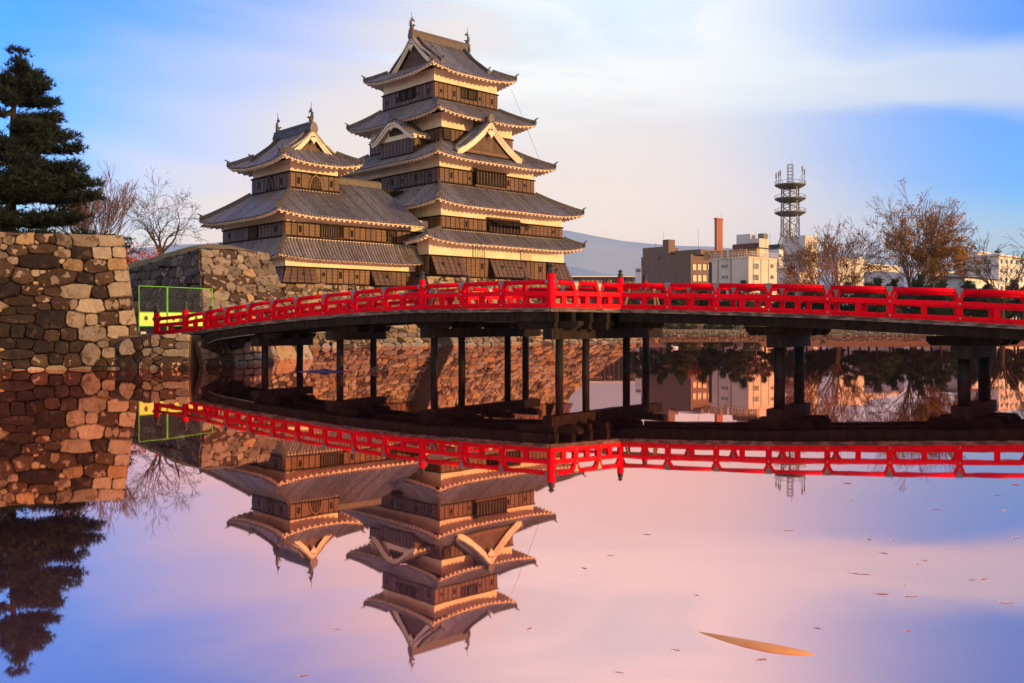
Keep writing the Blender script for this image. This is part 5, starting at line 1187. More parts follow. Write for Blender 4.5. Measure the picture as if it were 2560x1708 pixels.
# long low timber-fronted building beside the keep
t = Thing('low_arcade', 'long low dark building with amber strip windows, just right of the main keep', 'building', base_of(1510, 330))
b0_, b1_ = gp(1425, 330), gp(1592, 330)
t.part('wall', MB().box(b0_.x, b1_.x, 330, 342, 1.9, zz(693, 330)), 'timberdark')
t.part('roof', MB().box(b0_.x - .5, b1_.x + .5, 329, 343, zz(693, 330), zz(690.5, 330)), 'white')
for u0, u1, v0, v1 in ((1450, 1506, 700, 705), (1518, 1530, 700, 707), (1562, 1590, 704, 709)): p, q = gp(u0, 329.8), gp(u1, 329.8); t.part('amber_window', MB().box(p.x, q.x, 329.7, 330.01, zz(v1, 330), zz(v0, 330)), 'amber')  # strip windows, their lit look put into the amber colour
for i in range(14): p = gp(1432 + i * 11.5, 329.6); t.part('post', MB().box(p.x - .14, p.x + .14, 329.4, 329.75, 1.9, zz(693, 330)), 'timberdark')
# brick chimney
t = Thing('square_chimney', 'tall square red-brown chimney rising behind the white office', 'chimney', base_of(1792, 245))
b = Blk(t, 1792, 245, 1786.2, 1807, 545, 'brick', 'shaft'); cb = t.part('cap', cbox(MB(), b.a0 - .12, b.a1 + .12, b.b0 - .12, b.b1 + .12, b.zt - .35, b.zt + .05), 'brick')
for s in (.25, .5, .75): x = b.a0 + (b.a1 - b.a0) * s; t.part('cladding_joint', MB().add([b.R(x - .03, .015, 3), b.R(x + .03, .015, 3), b.R(x + .03, .015, b.zt), b.R(x - .03, .015, b.zt)], [(0, 1, 2, 3)]), 'maroon', b.o)
mast(t, 1802, 545, 530, 246, .04)
# white office with a maroon roof house
t = Thing('white_office', 'weathered white office block with roof railings and a maroon plant house on top', 'building', base_of(1871.5, 185))
b = Blk(t, 1871.5, 185, 1780, 1942, 645, 'cream'); b.parapet(.35, 'cream')
for x0, y0, x1, y1 in ((1125, 1207, 1203, 1247), (1127, 1333, 1205, 1370)): b.win('L', *Q4(x0, y0), *Q4(x1, y1), 'pane', 'white', 2)
for x0, y0, x1, y1 in ((1482, 1193, 1550, 1260), (1482, 1322, 1550, 1388)): b.win('R', *Q4(x0, y0), *Q4(x1, y1), 'pane', 'white', 3)
for x0, y0, x1, y1 in ((1692, 1208, 1719, 1240), (1692, 1337, 1719, 1367)): b.win('R', *Q4(x0, y0), *Q4(x1, y1), 'pane', 'brick', 0)
for u in (1796, 1828): t.part('drain_pipe', MB().tube([b.L(b.L.at(u), .12, 3), b.L(b.L.at(u), .12, b.zt)], .07, 6), 'brick', b.o)
for u in (1883, 1902, 1921): t.part('drain_pipe', MB().tube([b.R(b.R.at(u), .12, 3), b.R(b.R.at(u), .12, b.zt)], .07, 6), 'palegrey', b.o)
for f, s0, s1 in ((b.L, b.b0, b.b1), (b.R, b.a0, b.a1)):
    for h in (.5, .95): t.part('roof_railing', MB().bar(f(s0, .3, b.zt + .3 + h), f(s1, .3, b.zt + .3 + h), .06, .06), 'white', b.o)
    for i in range(13): x = s0 + (s1 - s0) * i / 12; t.part('railing_post', MB().bar(f(x, .3, b.zt), f(x, .3, b.zt + 1.28), .06, .06), 'white', b.o)
t.part('dark_fin', cbox(MB(), b.a0 + .4, b.a0 + 2, b.b1, b.b1 + 1.1, 1.9, zz(654, 190)), 'darkslab')
p = ray(1897) * 189; q = Blk(t, 1897, 189, 1831, 1918, 607, 'maroon', 'plant_house', zb=b.zt - .1)
t.part('plaster_flank', cbox(MB(), q.a0 + .02, q.a1 + .3, q.b0 - .12, q.b0 + 2.0, b.zt, zz(597, 190)), 'cream', q.o)
for x0, y0, x1, y1 in ((1340, 1015, 1365, 1040), (1478, 1000, 1503, 1030)): q.win('L', *Q4(x0, y0), *Q4(x1, y1), 'pane', 'maroon')
q.win('R', *Q4(1597, 993), *Q4(1618, 1030), 'pane', 'cream')
t.part('roof_tank', cbox(MB(), q.a0 + .4, q.a0 + 2.2, q.b0 + 2.2, q.b0 + 5.5, q.zt, q.zt + 2.0), 'palegrey', q.o); t.part('roof_cabin', cbox(MB(), q.a0 + 1.6, q.a1 + .1, q.b0 - .1, q.b0 + 1.2, q.zt + .8, q.zt + 2.0), 'steel', q.o)
t.part('roof_shed', cbox(MB(), b.a0 + 4.2, b.a1 - 2.2, b.b0 + .8, b.b0 + 3.0, b.zt, b.zt + 2.2), 'amber', b.o); t.part('shed_roof', cbox(MB(), b.a0 + 3.8, b.a1 - 1.8, b.b0 + .5, b.b0 + 3.3, b.zt + 2.2, b.zt + 2.4), 'timberdark', b.o)
for i in range(7): x = b.b0 + 1 + i * 1.5; t.part('roof_screen', cbox(MB(), b.a0 + .8, b.a0 + 1.0, x, x + 1.2, b.zt + .2, b.zt + 1.9), 'amber', b.o)
for u, v in ((1890, 575), (1915, 574), (1812, 625), (1925, 580)): mast(t, u, 640, v, 190, .04)
# pale tower block, its low wing and the lattice mast
t = Thing('telephone_exchange', 'plain pale grey block with a sunlit cream end, under the lattice mast', 'building', base_of(2013, 255))
b = Blk(t, 2013, 255, 1955, 2044, 588, 'palegrey')
t.part('end_face', MB().add([b.R(b.a0 + .02, .02, 2), b.R(b.a1, .02, 2), b.R(b.a1, .02, b.zt), b.R(b.a0 + .02, .02, b.zt)], [(0, 1, 2, 3)]), 'cream', b.o)  # cream sheet over the sunward end, its sunlit tone put into the colour
for x0, y0, x1, y1 in ((1922, 1092, 1953, 1118), (1922, 1237, 1955, 1258), (2205, 1215, 2235, 1245)): b.win('L' if x0 < 2090 else 'R', *Q4(x0, y0), *Q4(x1, y1), 'pane', 'palegrey')
b.win('R', *Q4(2185, 955), *Q4(2212, 1018), 'pane', 'maroon'); b.win('L', *Q4(1862, 932), *Q4(1876, 950), 'palegrey', 'steel')
w = Blk(t, 1948, 250, 1919, 1958, 622, 'white', 'wing'); t.part('wing_roof', cbox(MB(), w.a0 - .3, w.a1 + .2, w.b0 - .3, w.b1 + .3, w.zt, w.zt + 1.2), 'darkslab', w.o)
w.win('R', *Q4(1790, 1093), *Q4(1812, 1118), 'pane', 'darkslab')
w2 = Blk(t, 1962, 225, 1941, 1990, 669, 'cream', 'low_wing'); w3 = Blk(t, 1999, 205, 1945, 2026, 681, 'cream', 'low_wing')
for x in (1812, 1795): w3.win('L', *Q4(x, 1358), *Q4(x + 14, 1378), 'pane', 'white')
t = Thing('lattice_mast', 'steel lattice telecom mast with three round platforms and rooftop antennas', 'tower', base_of(1976, 262))
mc = ray(1975.5) * 266; DT = 266
def mz(v): return zz(v, DT)
legs = []
for k in range(4):
    a = R(20 + 90 * k); r_ = 2.9; legs.append((math.cos(a), math.sin(a)))
    lm = MB().tube([P3z(mc, mz(625)) + V(math.cos(a), math.sin(a), 0) * 4.6, P3z(mc, mz(592)) + V(math.cos(a), math.sin(a), 0) * 3.1, P3z(mc, mz(466)) + V(math.cos(a), math.sin(a), 0) * 2.9], .17, 6); t.part('leg', lm, 'steel')
lv = [mz(v) for v in (625, 592, 570, 540, 519, 505, 484, 470)]
for i in range(len(lv) - 1):
    for k in range(4):
        (c0, s0), (c1, s1) = legs[k], legs[(k + 1) % 4]; r0 = 4.6 if i == 0 else 3.0; r1 = 3.0
        for (ca, sa, cb_, sb_) in ((c0, s0, c1, s1), (c1, s1, c0, s0)): t.part('brace', MB().tube([mc + V(ca * r0, sa * r0, lv[i]), mc + V(cb_ * r1, sb_ * r1, lv[i + 1])], .075, 4), 'steel')
t.part('cable_shaft', MB().tube([P3z(mc, mz(625)), P3z(mc, mz(466))], .32, 8), 'steel')
for v in (464, 498.5, 533):
    z = mz(v); pf = t.part('platform', MB().lathe((mc.x, mc.y, z), [(3.0, -.75), (4.25, -.05), (4.3, .12), (4.3, .25), (.6, .25)], 16), 'steel')
    rl = MB().tube([mc + V(4.25 * math.cos(R(15 * i)), 4.25 * math.sin(R(15 * i)), z + 1.1) for i in range(25)], .05, 4); t.part('railing', rl, 'steel', pf)
    for i in range(16): c_ = mc + V(4.25 * math.cos(R(22.5 * i)), 4.25 * math.sin(R(22.5 * i)), 0); t.part('railing_post', MB().tube([P3z(c_, z + .2), P3z(c_, z + 1.1)], .04, 4), 'steel', pf)
z0, z1 = mz(462), mz(412)
for sx_ in (-.68, .68):
    for sy_ in (-.5, .5): t.part('mast_leg', MB().tube([mc + V(sx_, sy_, z0), mc + V(sx_, sy_, z1)], .09, 5), 'steel')
for i in range(7):
    z = z0 + (z1 - z0) * i / 6
    for sy_ in (-.5, .5): t.part('rung', MB().tube([mc + V(-.68, sy_, z), mc + V(.68, sy_, z)], .07, 4), 'steel')
t.part('lightning_rod', MB().tube([mc + V(.5, 0, z1), mc + V(.5, 0, mz(396))], .04, 4), 'steel')
for u, vt in ((1944.5, 430), (1954, 425), (1959.5, 421), (1997.5, 420), (2009.5, 424)):
    x = (u - 1280) / F * DT - mc.x; yy = math.sqrt(max(0, 3.9 ** 2 - x * x)) * rnd.choice((-1, 1)); q = t.part('antenna_pole', MB().tube([mc + V(x, yy, z0 - .2), mc + V(x, yy, mz(vt))], .07, 5), 'steel')
    t.part('antenna_panel', MB().tube([mc + V(x, yy, mz(vt + 15)), mc + V(x, yy, mz(vt))], .19, 6), 'steel', q); t.part('stay', MB().tube([mc + V(x * .62, yy * .62, z0), mc + V(x, yy, mz(vt + 18))], .045, 4), 'steel', q)
# cream buildings between the two big trees
t = Thing('cream_workshop', 'cream flat-roofed building with an outside stair, between the two autumn trees', 'building', base_of(2096, 210))
b = Blk(t, 2096, 210, 2078, 2166, 647, 'cream'); b.parapet(.3, 'cream')
b.win('R', *Q5(612, 790), *Q5(630, 832), 'pane', 'amber'); b.win('R', *Q5(655, 855), *Q5(692, 888), 'amber', 'white'); t.part('roof_box', cbox(MB(), b.a1 - 2.6, b.a1 - .2, b.b0 + .5, b.b0 + 4, b.zt, zz(641, 216)), 'palegrey', b.o)
t.part('stair_balcony', MB().bar(b.R(b.R.at(2118), .6, zz(690, 212)), b.R(b.R.at(2140), .6, zz(690, 212)), 1.0, .15), 'steel', b.o)
mast(t, 2166, 645, 624, 214, .04)
t = Thing('cream_house', 'low cream house row behind the golden tree', 'building', base_of(2170, 235))
b = Blk(t, 2166, 235, 2150, 2250, 662, 'cream'); t.part('eave', cbox(MB(), b.a0 - .3, b.a1, b.b0 - .5, b.b1, b.zt, b.zt + .35), 'white', b.o)
for x in (858, 892, 930): b.win('R', *Q5(x, 812), *Q5(x + 20, 832), 'pane', 'amber')
b2 = Blk(t, 2205, 190, 2160, 2260, 678, 'palegrey', 'low_wall')
t = Thing('beige_hall', 'plain beige hall with a glass corner, left of the white hotel', 'building', base_of(2361, 230))
b = Blk(t, 2330, 230, 2310, 2363, 677, 'cream'); g_ = Blk(t, 2364, 226, 2361, 2388, 681.5, 'pane', 'glass_corner'); t.part('roof_edge', cbox(MB(), g_.a0, g_.a1, g_.b0 - .2, g_.b1, g_.zt, g_.zt + .3), 'white', g_.o)
for i in range(4): x = g_.a0 + (g_.a1 - g_.a0) * i / 3; t.part('mullion', MB().bar(g_.R(x, .05, 3), g_.R(x, .05, g_.zt), .1, .1), 'white', g_.o)
# white hotel at the right edge
t = Thing('white_hotel', 'white multi-storey block with small square windows at the right edge', 'building', base_of(2497, 175))
b = Blk(t, 2497, 175, 2385, 2700, 639, 'white'); b.parapet(.3, 'white'); t.part('roof_slab', cbox(MB(), b.a0 - .5, b.a1, b.b0 - .5, b.b1 + .6, b.zt - .05, b.zt + .18), 'white', b.o)
pz_ = Blk(t, 2445, 181, 2393, 2476, 632, 'white', 'penthouse', zb=b.zt); t.part('penthouse_roof', cbox(MB(), pz_.a0 - .6, pz_.a1 + .3, pz_.b0 - .6, pz_.b1 + .6, pz_.zt, pz_.zt + .25), 'white', pz_.o)
for y0, y1 in ((762, 798), (845, 880)): b.win('L', *Q5(1760, y0), *Q5(1782, y1), 'pane', 'darkslab', fr=.06)
for y0, y1 in ((748, 806), (835, 890)): b.win('L', *Q5(1885, y0), *Q5(1922, y1), 'pane', 'darkslab', 1, fr=.06)
for x in (1960, 1999):
    for y in (747, 833): b.win('L', *Q5(x, y), *Q5(x + 24, y + 34), 'pane', 'darkslab', fr=.06)
for i in range(14):
    for y in (742, 832, 918, 1005): x = 2122 + i * 49; b.win('R', *Q5(x, y + i * 1.6), *Q5(x + 15, y + 34 + i * 1.6), 'pane', 'darkslab', fr=.06)
bl = t.part('balcony', MB().bar(b.L(b.L.at(2432), .5, zz(668, 180)), b.L(b.L.at(2455), .5, zz(668, 180)), 1.0, .2), 'white', b.o)
mast(t, 2448, 632, 590, 182, .04); mast(t, 2480, 636, 620, 178, .04)
t.part('dish', MB().lathe(tuple(P3z(ray(2495) * 177, zz(631, 177))), [(.1, -.25), (.6, 0), (.75, .3)], 10), 'steel', b.o)
t = Thing('white_house', 'low white house with a dark sloping eave line in front of the hotel', 'house', base_of(2412, 158))
b = Blk(t, 2412, 158, 2326, 2495, 694, 'white'); t.part('roof', MB().hexa([C(b.a0 - .5, b.b0 - .6, b.zt), C(b.a1 + .4, b.b0 - .6, b.zt), C(b.a1 + .4, b.b1 + .5, b.zt), C(b.a0 - .5, b.b1 + .5, b.zt), C(b.a0 - .5, b.b0 - .6, b.zt + .12), C(b.a1 + .4, b.b0 - .6, b.zt + .12), C(b.a1 - 1, b.b1 - 1, b.zt + .5), C(b.a0 + 1, b.b1 - 1, b.zt + .5)]), 'timberdark')
b.win('R', *Q5(1830, 958), *Q5(1868, 1008), 'pane', 'darkslab', fr=.05); b.win('R', *Q5(1790, 993), *Q5(1818, 1025), 'pane', 'darkslab', fr=.05)
b.win('L', *Q5(1500, 975), *Q5(1580, 1010), 'pane', 'darkslab', fr=.05)

ORD = 'first second third fourth fifth sixth seventh eighth ninth tenth eleventh twelfth thirteenth fourteenth fifteenth sixteenth seventeenth eighteenth nineteenth twentieth twenty-first twenty-second twenty-third twenty-fourth'.split()
# ------------------------------------------------------------------ trees
def rvec(r): return V(r.uniform(-1, 1), r.uniform(-1, 1), r.uniform(-1, 1))
class Grow:
    def __init__(s, seed, rmin=.0): s.rmin = rmin; s.r = random.Random(seed); s.limbs = MB(); s.twigs = MB(); s.tips = []
    def branch(s, p, d, L, r, lev, maxlev, spread, fork, bend=.18, trop=.05, wig=.14, shrink=.78, hang=0.0):
        pts = [p]; rads = [r]; n = 4 if lev < 2 else (3 if lev < maxlev - 1 else 2); q = p; dd = d.copy()
        for i in range(n):
            dd = (dd + rvec(s.r) * wig + V(0, 0, trop - hang * lev)).normalized(); q = q + dd * (L / n); pts.append(q); rads.append(r * (1 - .38 * (i + 1) / n))
        mb = s.limbs if lev <= 2 else s.twigs
        mb.tube(pts, [max(q_, s.rmin) for q_ in rads], 7 if lev == 0 else (5 if lev <= 2 else 3), False)
        if lev >= maxlev: s.tips.append((q, dd)); return
        k = s.r.choice(fork)
        for i in range(k):
            ax = dd.cross(rvec(s.r)).normalized(); ang = spread * s.r.uniform(.5, 1.25) * (1 if i or k > 2 else .55)
            nd = Matrix.Rotation(ang, 3, ax) @ dd
            s.branch(q, nd, L * shrink * s.r.uniform(.75, 1.2), rads[-1] * s.r.uniform(.66, .85), lev + 1, maxlev, spread, fork, bend, trop, wig, shrink, hang)
        if lev >= 1 and s.r.random() < .75:        # a side shoot from the middle
            ax = dd.cross(rvec(s.r)).normalized(); m = pts[len(pts) // 2]
            s.branch(m, Matrix.Rotation(spread * 1.5, 3, ax) @ dd, L * shrink * .7, rads[-1] * .5, min(lev + 2, maxlev), maxlev, spread, fork, bend, trop, wig, shrink, hang)
def leaf_quads(mb, pts, r, size, n, jit):
    for p in pts:
        for _ in range(n):
            c = p + rvec(r) * jit; a = rvec(r).normalized() * size * r.uniform(.6, 1.3); b = a.orthogonal().normalized() * size * r.uniform(.4, .8); b = Matrix.Rotation(r.uniform(0, 6.28), 3, a) @ b
            mb.add([c - a, c + b * .8, c + a, c - b * .8], [(0, 1, 2, 3)])
def tufts(mb, pts, r, ln, n, w, up=.6):
    for p, d in pts:
        for _ in range(n):
            v = (d * 1.0 + rvec(r) * 1.1 + V(0, 0, up)).normalized() * ln * r.uniform(.6, 1.2); s = v.cross(rvec(r)).normalized() * w
            mb.add([p - s, p + s, p + v], [(0, 1, 2)])
def bare_tree(name, label, base, H, seed, trunk_h, limbs, lean=V(0, 0, 0), spread=.42, fork=(2, 2, 3), maxlev=6, r0=.3, bark='bark', leaves=None, leaf_n=2, leaf_size=.16, leaf_if=None, trop=.05, wig=.14, group=None, L0=None, hang=0.0, fan=.5, cat='tree', sweep=None, rmin=None):
    base = Vector(base); g = Grow(seed, base.y * .00015 if rmin is None else rmin); t = Thing(name, label, cat, base, group)
    top = base + V(lean.x * trunk_h * .3, lean.y * trunk_h * .3, trunk_h)
    g.limbs.tube([base - V(0, 0, .3), base + V(0, 0, .15), base.lerp(top, .5) + rvec(g.r) * .05, top], [r0 * 1.5, r0 * 1.15, r0, r0 * .9], 9)
    L0 = L0 or (H - trunk_h) / 3.2
    for i in range(limbs):
        a = 2 * math.pi * (i + g.r.uniform(-.3, .3)) / limbs; f = fan * g.r.uniform(.4, 1.15)
        d = (V(math.cos(a) * f, math.sin(a) * f, 1) + lean).normalized()
        if sweep: d = (d + sweep * g.r.uniform(0, 1)).normalized()
        g.branch(top - V(0, 0, g.r.uniform(0, .3) * trunk_h * .4), d, L0 * g.r.uniform(.85, 1.15), r0 * g.r.uniform(.42, .6), 1, maxlev, spread, fork, trop=trop, wig=wig, hang=hang)
    t.part('trunk', g.limbs, bark, smooth=True); t.part('twigs', g.twigs, bark, stuff=True)
    if leaves:
        pts = [p for p, d in g.tips if (leaf_if is None or leaf_if(p - base, g.r))]; m = MB(); leaf_quads(m, pts, g.r, leaf_size, leaf_n, .45)
        if m.v: t.part('leaves', m, leaves, stuff=True)
    return t
# bare trees behind the left walls
b = ray(222) * 60; bare_tree('bare_tree', 'fine-twigged pinkish bare tree rising behind the tall left wall, beside the pine', P3z(b, 3.6), 8.6, 101, 1.4, 14, spread=.38, maxlev=7, r0=.20, bark='barkp', fan=.75, trop=.09, wig=.12, L0=1.5, fork=(2, 2, 3))
b = ray(400) * 58; bare_tree('bare_tree', 'crooked dark bare tree between the left wall and the smaller keep', P3z(b, 3.6), 5.8, 118, 2.4, 7, spread=.62, maxlev=6, r0=.17, fan=1.0, trop=.0, wig=.30, L0=1.25, leaves='leaforange', leaf_n=1, leaf_size=.07, leaf_if=lambda p, r: r.random() < .10, lean=V(.05, 0, 0))
b = ray(352) * 55; bare_tree('red_maple', 'scarlet maple showing between the left wall and the grassy corner wall', P3z(b, 3.0), 2.9, 131, .8, 6, spread=.6, maxlev=4, r0=.09, fan=1.1, trop=.02, wig=.2, L0=.75, leaves='leafred', leaf_n=7, leaf_size=.10)
# big autumn trees on the far shore
gold = bare_tree('autumn_tree', 'tallest fan-shaped tree on the far shore with golden leaves low on its right', P3z(ray(2284) * 146, 1.8), 19.6, 205, 3.2, 11, spread=.40, maxlev=7, r0=.42, fan=.42, bark='barka', trop=.035, wig=.15, L0=3.95, fork=(2, 2, 3), leaves='leafgold', leaf_n=9, leaf_size=.19, leaf_if=lambda p, r: (p.z < 11.5 and p.x > 0 and r.random() < .95) or r.random() < .12, group='autumn trees on the far shore')
bare_tree('autumn_tree', 'half-bare spreading tree with sparse orange leaves, right of the lattice mast', P3z(ray(2098) * 146, 1.8), 15.5, 211, 2.6, 10, spread=.44, maxlev=7, r0=.36, fan=.8, bark='barka', trop=.03, wig=.15, L0=3.35, fork=(2, 2, 3), lean=V(-.30, 0, 0), leaves='leaforange', leaf_n=5, leaf_size=.15, leaf_if=lambda p, r: (p.z < 9.0 and r.random() < .6) or r.random() < .10, group='autumn trees on the far shore')
bare_tree('bare_tree', 'dark bare drooping tree in front of the white hotel at the right edge', P3z(ray(2506) * 140, 1.8), 11.2, 223, 3.2, 9, spread=.46, maxlev=6, r0=.30, fan=1.1, trop=.03, wig=.16, L0=3.0, fork=(2, 2, 3), hang=.025)
bare_tree('small_tree', 'small rust-leaved bare tree left of the half-bare spreading tree', P3z(ray(1992) * 148, 1.8), 7.2, 233, 1.6, 6, spread=.5, maxlev=5, r0=.14, fan=.9, L0=1.7, leaves='leafred', leaf_n=2, leaf_size=.12, leaf_if=lambda p, r: r.random() < .4)
bare_tree('small_tree', 'thin leafless tree between the two autumn trees', P3z(ray(2150) * 147, 1.8), 7.5, 239, 1.8, 6, spread=.5, maxlev=5, r0=.13, fan=.9, L0=1.8)
bare_tree('small_tree', 'bare brown tree behind the right rail, left of the rust-leaved tree', P3z(ray(1890) * 147, 1.8), 5.6, 241, 1.4, 6, spread=.5, maxlev=5, r0=.12, fan=1.0, L0=1.3, bark='barkp')
bare_tree('red_maple', 'orange-red maple behind the right rail below the brown hall', P3z(ray(1722) * 150, 1.8), 5.0, 251, 1.1, 7, spread=.5, maxlev=4, r0=.13, fan=1.0, L0=1.3, leaves='leaforange', leaf_n=9, leaf_size=.20)

def pine(name, label, base, H, limbs, seed, mat, ln, w, n, top_lean=V(0, 0, 0), r0=.2, dens=34, pad=.55, group=None, bark='bark'):
    """limbs: list of (height fraction, direction xy, reach, droop)"""
    r = random.Random(seed); base = Vector(base); t = Thing(name, label, 'pine tree', base, group); tr, fo = MB(), MB()
    def trunk(f): return base + V(top_lean.x * f * f + .12 * H * .1 * math.sin(f * 5), top_lean.y * f, H * f)
    tr.tube([trunk(f) for f in (-.03, 0, .15, .3, .45, .6, .75, .9, 1.0)], [r0 * k for k in (1.5, 1.25, 1, .9, .78, .62, .45, .25, .1)], 9)
    pts = []
    for hf, dx, dy, reach, rise in limbs:
        p0 = trunk(hf); d = V(dx, dy, 0).normalized(); ps = [p0]
        for i in range(1, 6): f = i / 5; ps.append(p0 + d * (reach * f) + V(0, 0, reach * (rise * f * f - .10 * math.sin(f * 3.1))) + rvec(r) * .06 * reach * .4)
        tr.tube(ps, [r0 * .42 * (1 - .82 * i / 5) for i in range(6)], 6)
        side = V(-d.y, d.x, 0)
        for _ in range(int(dens * reach)):
            f = r.uniform(.18, 1.0) ** .8; k = min(4, int(f * 5)); c = ps[k].lerp(ps[k + 1], f * 5 - k); wdt = pad * reach * .55 * (1.15 - .55 * f) * (.35 + .65 * min(1, f * 1.6))
            off = side * r.gauss(0, .45) * wdt + V(0, 0, abs(r.gauss(0, .28)) * pad * .9 - .08) + d * r.gauss(0, .18)
            q = c + off; pts.append((q, (d * .6 + side * (off.dot(side) / max(wdt, .1)) * .6)))
            if r.random() < .03: tr.tube([c, q], [.02, .008], 3, False)
    for _ in range(int(dens * 1.6)): f = r.uniform(.86, 1.04); pts.append((trunk(min(f, 1.0)) + V(r.gauss(0, .22), r.gauss(0, .22), (f - .9) * H * .3), V(0, 0, .6)))
    tufts(fo, pts, r, ln, n, w)
    t.part('trunk', tr, bark, smooth=True); t.part('crown', fo, mat, stuff=True); return t
# the big pine on the left bank: limb tips read off the photograph on its right side, the rest around it
Zp = lambda x, y: (x * .319, 120 + y * .319)
pb = P3z(ray(20) * 42, 4.85); Hp = zz(146, 42) - 4.85
tips = [(345, 255, .90), (470, 430, .80), (515, 670, .68), (645, 785, .56), (680, 950, .46), (775, 1050, .36), (800, 1150, .30), (570, 1340, .16)]
lim = []; r9 = random.Random(77)
for x, y, hf in tips:
    u, v = Zp(x, y); tp_ = at(u, v, 42); p0 = pb + V(.55 * hf * hf, 0, Hp * hf); rc = max(.6, (tp_.x - p0.x) * .92); lim.append((hf, 1, r9.uniform(-.12, .12), rc, (tp_.z - p0.z) / rc))
    for q in range(6):
        a = R(r9.choice((55, 100, 145, 190, 235, 290, 325)) + r9.uniform(-18, 18)); lim.append((min(.95, hf + r9.uniform(-.05, .05)), math.cos(a), math.sin(a), rc * r9.uniform(.6, .95), r9.uniform(-.05, .18)))
for k in range(7): a = R(-60 + 25 * k); lim.append((.05 + .012 * k, math.cos(a), math.sin(a), 3.4, r9.uniform(-.12, .02)))
for k in range(10):
    hf = .10 + .085 * k; a = R(r9.uniform(-70, 70)); lim.append((hf, math.cos(a), math.sin(a), 3.2 * (1 - hf) + .7, r9.uniform(-.1, .15)))
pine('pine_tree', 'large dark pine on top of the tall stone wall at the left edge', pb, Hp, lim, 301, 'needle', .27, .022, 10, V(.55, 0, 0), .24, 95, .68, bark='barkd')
b = ray(318) * 56
def rl(r, n, reach): return [(.18 + .75 * i / n, math.cos(2.4 * i + r.uniform(-.4, .4)), math.sin(2.4 * i), reach * (1.1 - .75 * i / n), r.uniform(-.05, .2)) for i in range(n)]
pine('pine_tree', 'small dark evergreen peeping out behind the corner of the tall left wall', P3z(b, 3.4), 3.2, rl(r9, 10, 1.1), 302, 'needle', .2, .02, 8, r0=.07, dens=50)
far = [(1700, 143, 4.6, 'squat green pine on the far shore beneath the brown hall'), (1760, 150, 5.4, 'green pine on the far shore in front of the brown hall end'), (1835, 146, 5.0, 'low broad pine on the far shore beneath the white office'), (1960, 150, 5.6, 'green pine on the far shore beneath the lattice mast'), (2052, 152, 5.6, 'green pine on the far shore behind the half-bare tree'),
       (2192, 143, 6.3, 'pale green layered pine just left of the golden tree'), (2232, 152, 6.6, 'slim green pine behind the golden tree trunk'), (2306, 144, 6.8, 'dark layered pine just right of the golden tree'), (2352, 141, 6.0, 'low dark pine with flat pads, left of the white house'), (2420, 145, 6.0, 'dark pine on the far shore below the white house'), (2470, 143, 5.4, 'dark bushy pine below the hotel, left of the drooping tree'), (2545, 146, 6.2, 'dark pine under the drooping tree at the right edge'), (2660, 150, 7.0, 'dark pine beyond the right edge of the hotel')]
for i, (u, d, H, lb) in enumerate(far):
    rq = random.Random(400 + i); pine('pine_tree', lb, P3z(ray(u) * d, 1.8), H, rl(rq, 13, H * .46), 420 + i, 'needle2', .55, .085, 8, V(rq.uniform(-.6, .6), 0, 0), .16, 40, 1.0, 'pines along the far shore')
mass = [(u, 152 + (i * 37) % 14, 4.6 + (i * 53 % 19) / 10) for i, u in enumerate(range(1600, 2640, 52))]
for i, (u, d, H) in enumerate(mass):
    rq = random.Random(600 + i); pine('pine_tree', ORD[i] + ' tree from the left in the dark green belt seen through the right rails', P3z(ray(u) * d, 1.9), H, rl(rq, 12, H * .52), 640 + i, 'needle2', .6, .10, 7, V(0, 0, 0), .16, 26, 1.0, 'tree belt behind the far lawn')
b = C(66, 68, 3.6); pine('pine_tree', 'green pine low beside the main keep base, half hidden by the bridge', C(67.5, 66, 1.2), 4.2, rl(r9, 10, 1.7), 470, 'needle2', .34, .04, 7, r0=.12, dens=24)
# clipped shrubs, posts and a pair of people on the far lawn
for i, (u, w_, lb) in enumerate(((1685, .85, 'rounded bright green clipped shrub on the far lawn, nearest the pile bent'), (1722, .85, 'dark green clipped shrub on the far lawn, second from the left'), (1795, .8, 'dark round shrub on the far lawn left of the seated people'), (1822, .45, 'smallest dark shrub on the far lawn, close to the seated people'), (1880, .9, 'loose low shrub on the far lawn right of the seated people'), (1771, .5, 'little grey-green bush on the far lawn under the white office'))):
    rq = random.Random(500 + i); p = ray(u) * 138.2; m = MB(); o = []
    for _ in range(520): v = rvec(rq).normalized() * rq.uniform(.72, 1.05); o.append(P3z(p, 1.0 + .62 * w_) + V(v.x * w_ * 1.5, v.y * w_ * 1.2, v.z * .72 * w_))
    leaf_quads(m, o, rq, .13, 2, .06); single('clipped_shrub', m, 'shrub' if i == 0 else 'needle2', lb, 'shrub', P3z(p, .98), 'shrubs on the far lawn')
for i in range(14):
    u = 1662 + i * 17.5; p = ray(u) * 137.4; single('rope_post', MB().tube([P3z(p, .9), P3z(p, 1.62), P3z(p, 1.66)], [.05, .05, .03], 6), 'bark', ORD[i] + ' short wooden rope-fence post from the left on the far shore', 'post', P3z(p, .9), 'rope fence posts on the far shore')

